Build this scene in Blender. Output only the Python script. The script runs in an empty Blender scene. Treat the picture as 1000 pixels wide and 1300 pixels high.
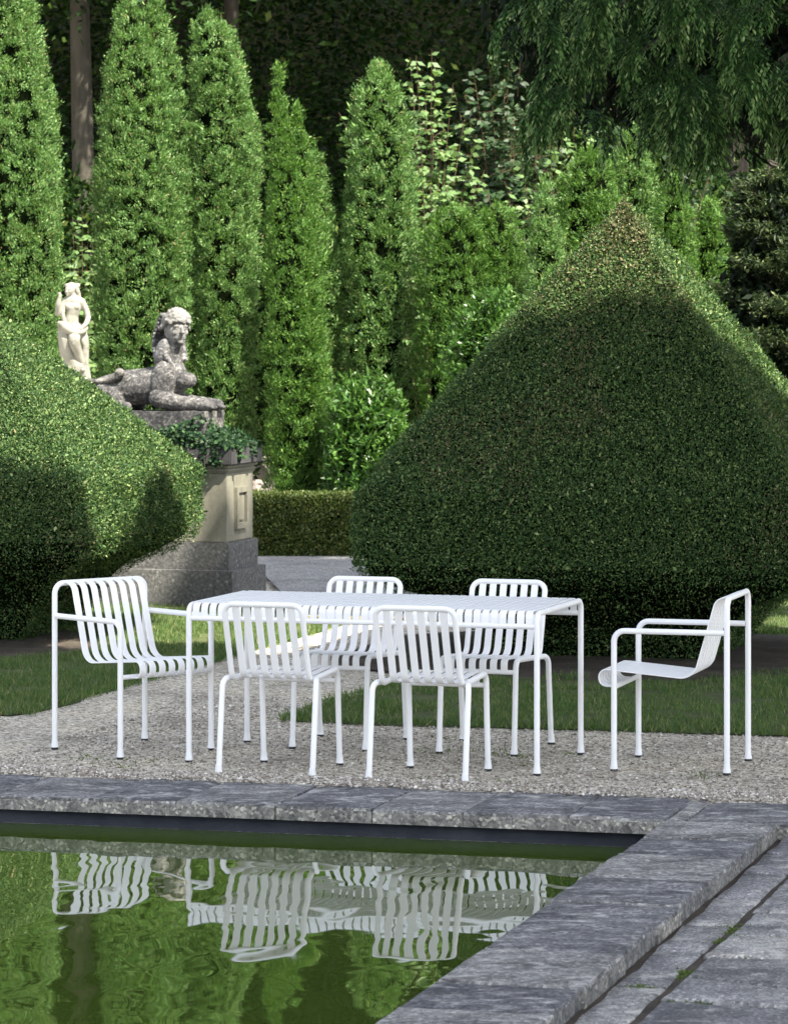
import bpy, bmesh, math
import numpy as np
from mathutils import Vector, Matrix, Euler

rng = np.random.default_rng(7)
C = bpy.context.scene.collection
F = 4530.0 / 1000.0          # focal length in units of picture width
H = 2.07                     # camera height
R = math.radians
SUN_AZ, SUN_EL = R(46), R(54)
S = np.array([math.cos(SUN_EL) * math.cos(SUN_AZ), -math.cos(SUN_EL) * math.sin(SUN_AZ), math.sin(SUN_EL)])


def at(px, py, d):
    """point of the garden seen at a photo pixel, d metres away"""
    return np.array([(px - 500) / 4530 * d, d, H - (py - 406) / 4530 * d])


def proj(P):
    P = np.asarray(P, float)
    return 500 + 4530 * P[..., 0] / P[..., 1], 406 + 4530 * (H - P[..., 2]) / P[..., 1]


# ------------------------------------------------------------------ noise
def _hash(ix, iy, iz):
    h = (ix * 374761393 + iy * 668265263 + iz * 2147483647) & 0xFFFFFFFF
    h = ((h ^ (h >> 13)) * 1274126177) & 0xFFFFFFFF
    h = h ^ (h >> 16)
    return (h & 0xFFFF) / 65535.0


def vnoise(P, scale=1.0, seed=0):
    P = np.asarray(P, float) * scale + seed * 17.13
    i = np.floor(P).astype(np.int64)
    f = P - i
    f = f * f * (3 - 2 * f)
    out = 0
    for dx in (0, 1):
        for dy in (0, 1):
            for dz in (0, 1):
                w = (f[:, 0] if dx else 1 - f[:, 0]) * (f[:, 1] if dy else 1 - f[:, 1]) * (f[:, 2] if dz else 1 - f[:, 2])
                out = out + w * _hash(i[:, 0] + dx, i[:, 1] + dy, i[:, 2] + dz)
    return out * 2 - 1


def unit(v):
    return v / np.maximum(np.linalg.norm(v, axis=-1, keepdims=True), 1e-9)


# ------------------------------------------------------------------ materials
def new_mat(name):
    m = bpy.data.materials.new(name)
    m.use_nodes = True
    nt = m.node_tree
    b = nt.nodes['Principled BSDF']
    return m, nt, b


def nd(nt, kind, **kw):
    n = nt.nodes.new(kind)
    for k, v in kw.items():
        if k in n.inputs.keys():
            n.inputs[k].default_value = v
        else:
            setattr(n, k, v)
    return n


def ramp(nt, stops, src=None):
    n = nt.nodes.new('ShaderNodeValToRGB')
    e = n.color_ramp.elements
    while len(e) < len(stops):
        e.new(0.5)
    for el, (p, c) in zip(e, stops):
        el.position = p
        el.color = (c[0], c[1], c[2], 1) if hasattr(c, '__len__') else (c, c, c, 1)
    if src is not None:
        nt.links.new(src, n.inputs[0])
    return n


def leaf_mat(name, stops, trans=0.35, gloss=0.35, rough=0.5):
    m, nt, b = new_mat(name)
    geo = nd(nt, 'ShaderNodeNewGeometry')
    r = ramp(nt, stops, geo.outputs['Random Per Island'])
    nt.links.new(r.outputs[0], b.inputs['Base Color'])
    b.inputs['Roughness'].default_value = rough
    b.inputs['Specular IOR Level'].default_value = gloss
    if trans > 0:
        t = nd(nt, 'ShaderNodeBsdfTranslucent')
        bright = nd(nt, 'ShaderNodeMix', data_type='RGBA', blend_type='MULTIPLY')
        bright.inputs[0].default_value = 1
        nt.links.new(r.outputs[0], bright.inputs[6])
        bright.inputs[7].default_value = (1.2, 1.3, 0.6, 1)
        nt.links.new(bright.outputs[2], t.inputs[0])
        mx = nd(nt, 'ShaderNodeMixShader')
        mx.inputs[0].default_value = trans
        nt.links.new(b.outputs[0], mx.inputs[1])
        nt.links.new(t.outputs[0], mx.inputs[2])
        nt.links.new(mx.outputs[0], nt.nodes['Material Output'].inputs[0])
    return m


def plain_mat(name, col, rough=0.8, spec=0.3):
    m, nt, b = new_mat(name)
    b.inputs['Base Color'].default_value = (*col, 1)
    b.inputs['Roughness'].default_value = rough
    b.inputs['Specular IOR Level'].default_value = spec
    return m


def noise_mat(name, stops, scale=5, detail=6, rough=0.85, bump=0.3, bscale=40, stretch=(1, 1, 1), fine=None, bdist=0.02, dist=0.0):
    """stone-like surface: large stains, fine grain, bump"""
    m, nt, b = new_mat(name)
    tc = nd(nt, 'ShaderNodeTexCoord')
    mp = nd(nt, 'ShaderNodeMapping')
    mp.inputs['Scale'].default_value = stretch
    nt.links.new(tc.outputs['Object'], mp.inputs[0])
    n1 = nd(nt, 'ShaderNodeTexNoise', Scale=scale, Detail=detail, Roughness=0.65, Distortion=dist)
    nt.links.new(mp.outputs[0], n1.inputs['Vector'])
    r = ramp(nt, stops, n1.outputs[0])
    col = r.outputs[0]
    n2 = nd(nt, 'ShaderNodeTexNoise', Scale=bscale, Detail=8, Roughness=0.7)
    nt.links.new(tc.outputs['Object'], n2.inputs['Vector'])
    if fine:
        r2 = ramp(nt, fine, n2.outputs[0])
        mx = nd(nt, 'ShaderNodeMix', data_type='RGBA', blend_type='MULTIPLY')
        mx.inputs[0].default_value = 1
        nt.links.new(col, mx.inputs[6])
        nt.links.new(r2.outputs[0], mx.inputs[7])
        col = mx.outputs[2]
    nt.links.new(col, b.inputs['Base Color'])
    b.inputs['Roughness'].default_value = rough
    b.inputs['Specular IOR Level'].default_value = 0.25
    bp = nd(nt, 'ShaderNodeBump', Strength=bump, Distance=bdist)
    nt.links.new(n2.outputs[0], bp.inputs['Height'])
    nt.links.new(bp.outputs[0], b.inputs['Normal'])
    return m


M = {}
M['white'], _nt, _b = new_mat('white_powder_coat')
_b.inputs['Base Color'].default_value = (0.82, 0.82, 0.83, 1)
_b.inputs['Roughness'].default_value = 0.42
_n = nd(_nt, 'ShaderNodeTexNoise', Scale=900, Detail=2)
_bp = nd(_nt, 'ShaderNodeBump', Strength=0.04, Distance=0.001)
_nt.links.new(_n.outputs[0], _bp.inputs['Height'])
_nt.links.new(_bp.outputs[0], _b.inputs['Normal'])
M['rubber'] = plain_mat('black_rubber', (0.02, 0.02, 0.02), 0.6)
M['arbor'] = leaf_mat('arborvitae_leaf', [(0, (0.031, 0.082, 0.021)), (0.4, (0.070, 0.152, 0.038)), (0.75, (0.138, 0.250, 0.070)), (0.95, (0.26, 0.39, 0.155)), (1, (0.24, 0.18, 0.08))], 0.28, 0.22)
M['arbor_deep'] = leaf_mat('deep_green_arborvitae_leaf', [(0, (0.026, 0.070, 0.014)), (0.5, (0.060, 0.140, 0.025)), (0.9, (0.125, 0.225, 0.045)), (1, (0.20, 0.30, 0.08))], 0.28, 0.2)
M['core'] = plain_mat('shade_black_core', (0.003, 0.005, 0.002), 1, 0)  # near-black colour stands in for shade in the leaf gaps
M['hedge'] = leaf_mat('clipped_yew_leaf', [(0, (0.012, 0.034, 0.013)), (0.45, (0.040, 0.086, 0.027)), (0.80, (0.092, 0.155, 0.046)), (0.96, (0.18, 0.245, 0.085)), (1, (0.26, 0.30, 0.14))], 0.18, 0.15, 0.5)
M['hedge_brown'] = leaf_mat('browned_yew_leaf', [(0, (0.040, 0.044, 0.018)), (0.6, (0.11, 0.105, 0.050)), (1, (0.24, 0.215, 0.12))], 0.15, 0.15, 0.5)
M['hedge_core'] = plain_mat('hedge_shade_dark_twigs', (0.006, 0.009, 0.004), 1, 0)  # inner twigs, darkened to near-black for the shade inside the hedge
M['box'] = leaf_mat('box_leaf', [(0, (0.02, 0.038, 0.008)), (0.5, (0.055, 0.088, 0.017)), (0.88, (0.13, 0.17, 0.038)), (1, (0.22, 0.20, 0.08))], 0.25, 0.4)
M['laurel'] = leaf_mat('laurel_leaf', [(0, (0.02, 0.06, 0.010)), (0.5, (0.045, 0.11, 0.018)), (1, (0.09, 0.18, 0.035))], 0.2, 0.35, 0.38)
M['pale_leaf'] = leaf_mat('pale_broad_leaf', [(0, (0.055, 0.11, 0.03)), (0.5, (0.10, 0.18, 0.055)), (1, (0.17, 0.26, 0.10))], 0.35, 0.3, 0.5)
M['dull_leaf'] = leaf_mat('dull_broad_leaf', [(0, (0.012, 0.03, 0.010)), (0.6, (0.028, 0.058, 0.022)), (1, (0.06, 0.10, 0.045))], 0.25, 0.25, 0.5)
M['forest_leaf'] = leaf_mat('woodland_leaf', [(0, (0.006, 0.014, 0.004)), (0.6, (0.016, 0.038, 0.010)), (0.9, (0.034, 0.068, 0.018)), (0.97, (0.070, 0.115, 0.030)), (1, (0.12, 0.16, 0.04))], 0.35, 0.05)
M['canopy_leaf'] = leaf_mat('tall_tree_leaf', [(0, (0.03, 0.05, 0.012)), (1, (0.07, 0.10, 0.025))], 0.12, 0.2)
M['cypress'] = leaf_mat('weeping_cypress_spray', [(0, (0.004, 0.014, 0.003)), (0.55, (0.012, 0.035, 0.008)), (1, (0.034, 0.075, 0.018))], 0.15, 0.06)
M['cypress_lit_tip'] = leaf_mat('lit_cypress_spray_tip', [(0, (0.035, 0.080, 0.022)), (0.7, (0.075, 0.140, 0.042)), (1, (0.18, 0.24, 0.10))], 0.15, 0.06)  # brighter colour stands in for light caught at the spray ends
M['deep_shade'] = leaf_mat('shade_black_inner_spray', [(0, (0.002, 0.005, 0.002)), (1, (0.006, 0.013, 0.005))], 0.1, 0.1)  # near-black colour stands in for the shade inside the crowns
M['spruce'] = leaf_mat('spruce_needles', [(0, (0.012, 0.024, 0.009)), (0.6, (0.03, 0.05, 0.018)), (0.9, (0.06, 0.085, 0.03)), (1, (0.16, 0.20, 0.08))], 0.15, 0.2)
M['ivy'] = leaf_mat('ivy_leaf', [(0, (0.005, 0.016, 0.006)), (0.7, (0.013, 0.036, 0.014)), (1, (0.05, 0.10, 0.035))], 0.12, 0.12, 0.5)
M['grass'] = leaf_mat('grass_blade', [(0, (0.040, 0.085, 0.026)), (0.5, (0.080, 0.145, 0.042)), (0.84, (0.14, 0.20, 0.065)), (0.95, (0.22, 0.22, 0.10)), (1, (0.36, 0.31, 0.19))], 0.35, 0.2)
M['moss'] = leaf_mat('joint_weed_leaf', [(0, (0.05, 0.09, 0.02)), (1, (0.14, 0.19, 0.05))], 0.3, 0.2)
M['bark'] = noise_mat('grey_brown_bark', [(0.3, (0.025, 0.023, 0.017)), (0.7, (0.065, 0.058, 0.044))], 3, bscale=25, stretch=(4, 4, 0.6), bump=0.6)
M['twig'] = plain_mat('tan_twig', (0.09, 0.06, 0.035), 0.8)
M['dark_bark'] = noise_mat('dark_wood_bark', [(0.3, (0.02, 0.018, 0.014)), (0.7, (0.05, 0.043, 0.034))], 3, bscale=25, stretch=(4, 4, 0.6), bump=0.6)
M['wood_shade'] = plain_mat('wood_shade_black', (0.003, 0.0035, 0.002), 1.0, 0.0)  # near-black colour stands in for forest shade on the slope
M['soil'] = noise_mat('dark_soil', [(0.3, (0.035, 0.029, 0.023)), (0.7, (0.10, 0.082, 0.064))], 6, bscale=60, bump=0.8)
M['turf'] = noise_mat('turf_thatch', [(0.3, (0.045, 0.06, 0.02)), (0.7, (0.09, 0.105, 0.04))], 9, bscale=90, bump=0.6)
M['pool_wall'] = noise_mat('dark_wet_wall', [(0.3, (0.015, 0.018, 0.026)), (0.7, (0.045, 0.05, 0.06))], 4, bscale=60, rough=0.5)
M['timber'] = noise_mat('weathered_plank', [(0.3, (0.30, 0.22, 0.10)), (0.7, (0.45, 0.34, 0.17))], 4, bscale=30, stretch=(0.5, 8, 8))
M['marble'] = noise_mat('white_weathered_marble', [(0.3, (0.10, 0.10, 0.08)), (0.48, (0.22, 0.215, 0.18)), (0.7, (0.27, 0.265, 0.225))], 9, bscale=60, bump=0.3, bdist=0.006)
M['cream'] = noise_mat('cream_stucco', [(0.3, (0.14, 0.135, 0.10)), (0.5, (0.215, 0.205, 0.16)), (0.7, (0.25, 0.24, 0.195))], 4, bscale=70, stretch=(1, 1, 0.4), bump=0.3, bdist=0.006, fine=[(0.3, 0.8), (0.55, 1.0)])
M['capstone'] = noise_mat('blackened_capstone', [(0.3, (0.022, 0.022, 0.024)), (0.65, (0.06, 0.058, 0.058)), (0.85, (0.16, 0.15, 0.14))], 5, bscale=60, stretch=(2, 2, 0.7), bump=0.5, bdist=0.01)
M['plinth'] = noise_mat('lichened_plinth', [(0.35, (0.075, 0.075, 0.076)), (0.52, (0.135, 0.134, 0.13)), (0.63, (0.18, 0.178, 0.17)), (0.66, (0.42, 0.41, 0.39))], 42, bscale=55, bump=0.5, bdist=0.01, fine=[(0.3, 0.55), (0.6, 1.0)])


def speckle_stone(name, darkc, midc, lightc, patch=3.0, streak=(1, 1, 1), lich=0.62, grain=140, bump=0.4):
    """slab of natural stone: blue-grey ground, crystals, pale lichen streaks"""
    m, nt, b = new_mat(name)
    L = nt.links.new
    tc = nd(nt, 'ShaderNodeTexCoord')
    geo = nd(nt, 'ShaderNodeNewGeometry')
    mp = nd(nt, 'ShaderNodeMapping'); mp.inputs['Scale'].default_value = streak
    L(tc.outputs['Object'], mp.inputs[0])
    off = nd(nt, 'ShaderNodeVectorMath', operation='ADD')
    rnd = nd(nt, 'ShaderNodeMath', operation='MULTIPLY'); rnd.inputs[1].default_value = 31.0
    L(geo.outputs['Random Per Island'], rnd.inputs[0])
    L(mp.outputs[0], off.inputs[0]); L(rnd.outputs[0], off.inputs[1])
    n1 = nd(nt, 'ShaderNodeTexNoise', Scale=patch, Detail=7, Roughness=0.65)
    L(off.outputs[0], n1.inputs['Vector'])
    base = ramp(nt, [(0.36, darkc), (0.52, midc), (0.66, [c * 1.35 for c in midc])], n1.outputs[0])
    tone = ramp(nt, [(0, (0.66, 0.67, 0.72)), (0.5, (1, 1, 1)), (1, (1.32, 1.29, 1.22))], geo.outputs['Random Per Island'])
    m0 = nd(nt, 'ShaderNodeMix', data_type='RGBA', blend_type='MULTIPLY'); m0.inputs[0].default_value = 1
    L(base.outputs[0], m0.inputs[6]); L(tone.outputs[0], m0.inputs[7])
    # crystals
    v = nd(nt, 'ShaderNodeTexVoronoi', Scale=grain)
    L(tc.outputs['Object'], v.inputs['Vector'])
    sep = nd(nt, 'ShaderNodeSeparateColor'); L(v.outputs['Color'], sep.inputs[0])
    cr = ramp(nt, [(0, (0.45, 0.45, 0.48)), (0.5, (0.9, 0.9, 0.92)), (0.85, (1.2, 1.2, 1.2)), (1, (2.2, 2.2, 2.1))], sep.outputs[0])
    m1 = nd(nt, 'ShaderNodeMix', data_type='RGBA', blend_type='MULTIPLY'); m1.inputs[0].default_value = 1.0
    L(m0.outputs[2], m1.inputs[6]); L(cr.outputs[0], m1.inputs[7])
    # lichen streaks
    n3 = nd(nt, 'ShaderNodeTexNoise', Scale=patch * 2.6, Detail=9, Roughness=0.72, Distortion=0.3)
    L(off.outputs[0], n3.inputs['Vector'])
    lm = ramp(nt, [(lich, 0), (lich + 0.12, 0.75)], n3.outputs[0])
    m2 = nd(nt, 'ShaderNodeMix', data_type='RGBA')
    L(lm.outputs[0], m2.inputs[0]); L(m1.outputs[2], m2.inputs[6]); m2.inputs[7].default_value = (*lightc, 1)
    L(m2.outputs[2], b.inputs['Base Color'])
    b.inputs['Roughness'].default_value = 0.72
    b.inputs['Specular IOR Level'].default_value = 0.35
    n4 = nd(nt, 'ShaderNodeTexNoise', Scale=grain * 0.4, Detail=8, Roughness=0.75)
    L(tc.outputs['Object'], n4.inputs['Vector'])
    add = nd(nt, 'ShaderNodeMath', operation='ADD'); L(n4.outputs[0], add.inputs[0]); L(n1.outputs[0], add.inputs[1])
    bp = nd(nt, 'ShaderNodeBump', Strength=bump, Distance=0.012)
    L(add.outputs[0], bp.inputs['Height']); L(bp.outputs[0], b.inputs['Normal'])
    return m


M['coping'] = speckle_stone('blue_grey_coping', (0.066, 0.065, 0.068), (0.165, 0.161, 0.160), (0.52, 0.51, 0.485), 3.6, (0.9, 1.7, 1), 0.53, 95)
M['coping_face'] = speckle_stone('granular_stone_edge', (0.10, 0.10, 0.095), (0.20, 0.195, 0.18), (0.42, 0.41, 0.38), 9, (1, 1, 1), 0.56, 90, 0.9)
M['paving'] = speckle_stone('blue_grey_flagstone', (0.11, 0.107, 0.107), (0.25, 0.242, 0.235), (0.54, 0.52, 0.48), 3.0, (1, 1, 1), 0.54)
M['sphinx'] = speckle_stone('lichened_grey_stone', (0.04, 0.039, 0.038), (0.10, 0.096, 0.09), (0.24, 0.235, 0.22), 9, (1, 1, 1), 0.54, 70, 0.7)
_m = M['sphinx']; _nt = _m.node_tree; _b = _nt.nodes['Principled BSDF']
_src = _b.inputs['Base Color'].links[0].from_socket
_tc = nd(_nt, 'ShaderNodeTexCoord'); _sx = nd(_nt, 'ShaderNodeSeparateXYZ'); _nt.links.new(_tc.outputs['Object'], _sx.inputs[0])
_nz = nd(_nt, 'ShaderNodeTexNoise', Scale=14, Detail=4); _nt.links.new(_tc.outputs['Object'], _nz.inputs['Vector'])
_ad = nd(_nt, 'ShaderNodeMath', operation='MULTIPLY_ADD'); _ad.inputs[1].default_value = .18
_nt.links.new(_nz.outputs[0], _ad.inputs[0]); _nt.links.new(_sx.outputs[2], _ad.inputs[2])
_rm = ramp(_nt, [(0.84, 0), (0.92, 0.4)], _ad.outputs[0])          # the sheltered, washed face grew less lichen
_mx = nd(_nt, 'ShaderNodeMix', data_type='RGBA'); _nt.links.new(_rm.outputs[0], _mx.inputs[0])
_nt.links.new(_src, _mx.inputs[6]); _mx.inputs[7].default_value = (0.25, 0.245, 0.23, 1)
_nt.links.new(_mx.outputs[2], _b.inputs['Base Color'])
M['sphinx_pale'] = speckle_stone('pale_weathered_stone', (0.07, 0.068, 0.065), (0.15, 0.146, 0.138), (0.26, 0.255, 0.24), 9, (1, 1, 1), 0.55, 70, 0.3)


def gravel_mat(name, stops, scale=75, tint=None, stain=None):
    m, nt, b = new_mat(name)
    L = nt.links.new
    tc = nd(nt, 'ShaderNodeTexCoord')
    v = nd(nt, 'ShaderNodeTexVoronoi', Scale=scale, Randomness=1.0)
    L(tc.outputs['Object'], v.inputs['Vector'])
    sep = nd(nt, 'ShaderNodeSeparateColor'); L(v.outputs['Color'], sep.inputs[0])
    r = ramp(nt, stops, sep.outputs[0])
    n1 = nd(nt, 'ShaderNodeTexNoise', Scale=1.6, Detail=8, Roughness=0.65)
    L(tc.outputs['Object'], n1.inputs['Vector'])
    st = ramp(nt, [(0.3, (0.62, 0.60, 0.58)), (0.5, (1, 1, 1)), (0.72, (1.16, 1.12, 1.04))], n1.outputs[0])
    mx = nd(nt, 'ShaderNodeMix', data_type='RGBA', blend_type='MULTIPLY'); mx.inputs[0].default_value = 1
    L(r.outputs[0], mx.inputs[6]); L(st.outputs[0], mx.inputs[7])
    L(mx.outputs[2], b.inputs['Base Color'])
    b.inputs['Roughness'].default_value = 0.9
    b.inputs['Specular IOR Level'].default_value = 0.2
    inv = nd(nt, 'ShaderNodeMath', operation='SUBTRACT'); inv.inputs[0].default_value = 1.0
    L(v.outputs['Distance'], inv.inputs[1])
    bp = nd(nt, 'ShaderNodeBump', Strength=0.9, Distance=0.012)
    L(inv.outputs[0], bp.inputs['Height']); L(bp.outputs[0], b.inputs['Normal'])
    return m


GR = [(0, (0.14, 0.118, 0.088)), (0.3, (0.34, 0.305, 0.245)), (0.7, (0.55, 0.505, 0.42)), (0.92, (0.68, 0.635, 0.55)), (1, (0.83, 0.79, 0.72))]
M['gravel'] = gravel_mat('fine_gravel', GR, 75)
M['path'] = gravel_mat('grey_path_grit', [(0, (0.12, 0.12, 0.125)), (0.5, (0.22, 0.22, 0.225)), (1, (0.42, 0.42, 0.41))], 90)
M['pebble'] = leaf_mat('loose_pebble', [(0, (0.12, 0.10, 0.085)), (0.5, (0.34, 0.30, 0.25)), (0.93, (0.56, 0.52, 0.46)), (1, (0.8, 0.77, 0.72))], 0, 0.3)
M['boulder'] = noise_mat('pale_pink_stone', [(0.3, (0.16, 0.135, 0.12)), (0.7, (0.26, 0.225, 0.205))], 6, bscale=30)

# water: murky green pool with long soft ripples
M['water'], nt, b = new_mat('murky_green_water')
tc = nd(nt, 'ShaderNodeTexCoord')
mp = nd(nt, 'ShaderNodeMapping'); mp.inputs['Scale'].default_value = (1.6, .9, 1)
nt.links.new(tc.outputs['Object'], mp.inputs[0])
w1 = nd(nt, 'ShaderNodeTexNoise', Scale=3.0, Detail=1.0, Roughness=0.3, Distortion=0.4)
w2 = nd(nt, 'ShaderNodeTexNoise', Scale=0.9, Detail=1, Roughness=0.4)
nt.links.new(mp.outputs[0], w1.inputs['Vector']); nt.links.new(mp.outputs[0], w2.inputs['Vector'])
wa = nd(nt, 'ShaderNodeMath', operation='MULTIPLY_ADD'); wa.inputs[1].default_value = 0.6
nt.links.new(w2.outputs[0], wa.inputs[0]); nt.links.new(w1.outputs[0], wa.inputs[2])
bp = nd(nt, 'ShaderNodeBump', Strength=1.0, Distance=0.0021)
nt.links.new(wa.outputs[0], bp.inputs['Height']); nt.links.new(bp.outputs[0], b.inputs['Normal'])
w3 = nd(nt, 'ShaderNodeTexNoise', Scale=0.5, Detail=3)
nt.links.new(tc.outputs['Object'], w3.inputs['Vector'])
wr = ramp(nt, [(0.3, (0.036, 0.062, 0.010)), (0.7, (0.055, 0.085, 0.014))], w3.outputs[0])
nt.links.new(wr.outputs[0], b.inputs['Base Color'])
b.inputs['Roughness'].default_value = 0.015
b.inputs['IOR'].default_value = 1.6


# ------------------------------------------------------------------ object helpers
def tag(o, label=None, cat=None, group=None, kind=None):
    for k, v in (('label', label), ('category', cat), ('group', group), ('kind', kind)):
        if v:
            o[k] = v
    return o


def thing(name, label, cat, loc=(0, 0, 0), rz=0.0, group=None):
    o = bpy.data.objects.new(name, None)
    o.empty_display_size = 0.2
    C.objects.link(o)
    o.location = loc
    o.rotation_euler = (0, 0, rz)
    return tag(o, label, cat, group)


def mesh_np(name, V, Q, mats, midx=None, parent=None, smooth=False, origin=None):
    """V (n,3) verts, Q (m,k) faces of equal size k or list of (faces) arrays; V in parent-local space unless origin is given"""
    V = np.asarray(V, np.float32)
    if origin is not None:
        V = V - np.asarray(origin, np.float32)
    if not isinstance(Q, list):
        Q = [Q]
    me = bpy.data.meshes.new(name)
    me.vertices.add(len(V))
    me.vertices.foreach_set('co', np.ascontiguousarray(V, np.float32).ravel())
    loops = np.concatenate([q.astype(np.int32).ravel() for q in Q])
    sizes = np.concatenate([np.full(len(q), q.shape[1], np.int32) for q in Q])
    starts = np.concatenate([[0], np.cumsum(sizes)[:-1]]).astype(np.int32)
    me.loops.add(len(loops))
    me.loops.foreach_set('vertex_index', loops)
    me.polygons.add(len(sizes))
    me.polygons.foreach_set('loop_start', starts)
    if midx is not None:
        me.polygons.foreach_set('material_index', np.asarray(midx, np.int32))
    if smooth:
        me.polygons.foreach_set('use_smooth', np.ones(len(sizes), bool))
    for m in (mats if isinstance(mats, (list, tuple)) else [mats]):
        me.materials.append(m)
    me.update(calc_edges=True)
    me.validate()
    o = bpy.data.objects.new(name, me)
    C.objects.link(o)
    if parent is not None:
        o.parent = parent
    return o


def mesh_bm(name, bm, mats, parent=None, smooth=True, angle=40):
    me = bpy.data.meshes.new(name)
    bmesh.ops.recalc_face_normals(bm, faces=bm.faces)
    bm.to_mesh(me)
    bm.free()
    for m in (mats if isinstance(mats, (list, tuple)) else [mats]):
        me.materials.append(m)
    if smooth:
        me.polygons.foreach_set('use_smooth', np.ones(len(me.polygons), bool))
        me.set_sharp_from_angle(angle=R(angle))
    o = bpy.data.objects.new(name, me)
    C.objects.link(o)
    if parent is not None:
        o.parent = parent
    return o


def copy_tree(o, parent=None):
    c = o.copy()
    C.objects.link(c)
    if parent is not None:
        c.parent = parent
    for ch in list(o.children):
        copy_tree(ch, c)
    return c


class Geo:
    """collects kites (leaf-sized faces) and solid faces into one mesh"""
    def __init__(s):
        s.V, s.Q, s.mi, s.n = [], [], [], 0

    def kites(s, P, A, N, Ln, W, mi=0, belly=0.45):
        A = unit(A)
        B = unit(np.cross(A, N))
        Ln = np.broadcast_to(Ln, (len(P),))[:, None]
        W = np.broadcast_to(W, (len(P),))[:, None]
        v = np.stack([P, P + A * Ln * belly + B * W / 2, P + A * Ln, P + A * Ln * belly - B * W / 2], 1).reshape(-1, 3)
        q = np.arange(len(v)).reshape(-1, 4) + s.n
        s.add(v, q, mi)

    def add(s, v, q, mi=0):
        s.V.append(v)
        s.Q.append(q)
        s.mi.append(np.full(len(q), mi))
        s.n += len(v)

    def solid(s, v, q, mi=0):
        s.add(np.asarray(v, float), np.asarray(q) + s.n, mi)

    def build(s, name, mats, parent=None, smooth=False, origin=None):
        return mesh_np(name, np.concatenate(s.V), s.Q, mats, np.concatenate(s.mi), parent, smooth, origin)


def rdir(n):
    return unit(rng.normal(size=(n, 3)))


# ------------------------------------------------------------------ camera, sun, sky
cam = bpy.data.cameras.new('camera')
cam.sensor_fit = 'HORIZONTAL'
cam.sensor_width = 36
cam.lens = 36 * F
cam.shift_y = -(650 - 406) / 1000
cam.clip_end = 600
cam.dof.use_dof = True
cam.dof.focus_distance = 16.6
cam.dof.aperture_fstop = 15.0
co = bpy.data.objects.new('camera', cam)
C.objects.link(co)
co.location = (0, 0, H)
co.rotation_euler = (R(90), 0, 0)
bpy.context.scene.camera = co

sl = bpy.data.lights.new('sun', 'SUN')
sl.energy = 5.0
sl.angle = R(0.53)
sl.color = (1.0, 0.93, 0.80)
so = bpy.data.objects.new('sun', sl)
C.objects.link(so)
so.rotation_euler = Vector(S).to_track_quat('Z', 'Y').to_euler()
so.location = (20, -30, 40)

wd = bpy.data.worlds.new('World')
bpy.context.scene.world = wd
wd.use_nodes = True
nt = wd.node_tree
sky = nd(nt, 'ShaderNodeTexSky', sky_type='NISHITA', sun_disc=False, sun_elevation=SUN_EL,
         sun_rotation=math.atan2(S[0], S[1]), air_density=1.0, dust_density=1.5, ozone_density=1.0)
hs = nd(nt, 'ShaderNodeHueSaturation', Saturation=0.45)
nt.links.new(sky.outputs[0], hs.inputs['Color'])
nt.links.new(hs.outputs[0], nt.nodes['Background'].inputs[0])
nt.nodes['Background'].inputs[1].default_value = 0.115
sc = bpy.context.scene
sc.view_settings.view_transform = 'Standard'
sc.view_settings.look = 'None'
sc.view_settings.exposure = 2.0
sc.view_settings.gamma = 1.0
sc.cycles.max_bounces = 8
sc.cycles.diffuse_bounces = 3
sc.cycles.glossy_bounces = 3
sc.cycles.transmission_bounces = 4

# ------------------------------------------------------------------ tubes and strips
def round_path(pts, rad, seg=7):
    pts = [Vector(p) for p in pts]
    out = [pts[0]]
    for i in range(1, len(pts) - 1):
        a, b_, c = pts[i - 1], pts[i], pts[i + 1]
        r = rad[i - 1] if hasattr(rad, '__len__') else rad
        d1, d2 = (a - b_).normalized(), (c - b_).normalized()
        ang = d1.angle(d2)
        if r <= 0 or ang > math.pi - 0.02:
            out.append(b_)
            continue
        t = min(r / math.tan(ang / 2), (a - b_).length * 0.49, (c - b_).length * 0.49)
        rr = t * math.tan(ang / 2)
        cen = b_ + (d1 + d2).normalized() * (rr / math.sin(ang / 2))
        p1, p2 = b_ + d1 * t, b_ + d2 * t
        v1, v2 = p1 - cen, p2 - cen
        ax = v1.cross(v2).normalized()
        tot = v1.angle(v2)
        for k in range(seg + 1):
            out.append(cen + Matrix.Rotation(tot * k / seg, 3, ax) @ v1)
    out.append(pts[-1])
    return out


def sweep(bm, path, r, n=12, radii=None):
    rings = []
    up = None
    for i, p in enumerate(path):
        t = (path[min(i + 1, len(path) - 1)] - path[max(i - 1, 0)]).normalized()
        if up is None:
            up = t.orthogonal().normalized()
        up = (up - t * up.dot(t)).normalized()
        sd = t.cross(up)
        rr = radii[i] if radii else r
        rings.append([bm.verts.new(p + (up * math.cos(2 * math.pi * k / n) + sd * math.sin(2 * math.pi * k / n)) * rr) for k in range(n)])
    for a, b_ in zip(rings, rings[1:]):
        for k in range(n):
            bm.faces.new((a[k], a[(k + 1) % n], b_[(k + 1) % n], b_[k]))
    bm.faces.new(rings[0][::-1])
    bm.faces.new(rings[-1])


def tube_part(name, pts, rad, r, mat, parent, n=12):
    bm = bmesh.new()
    sweep(bm, round_path(pts, rad), r, n)
    return mesh_bm(name, bm, mat, parent)


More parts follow.
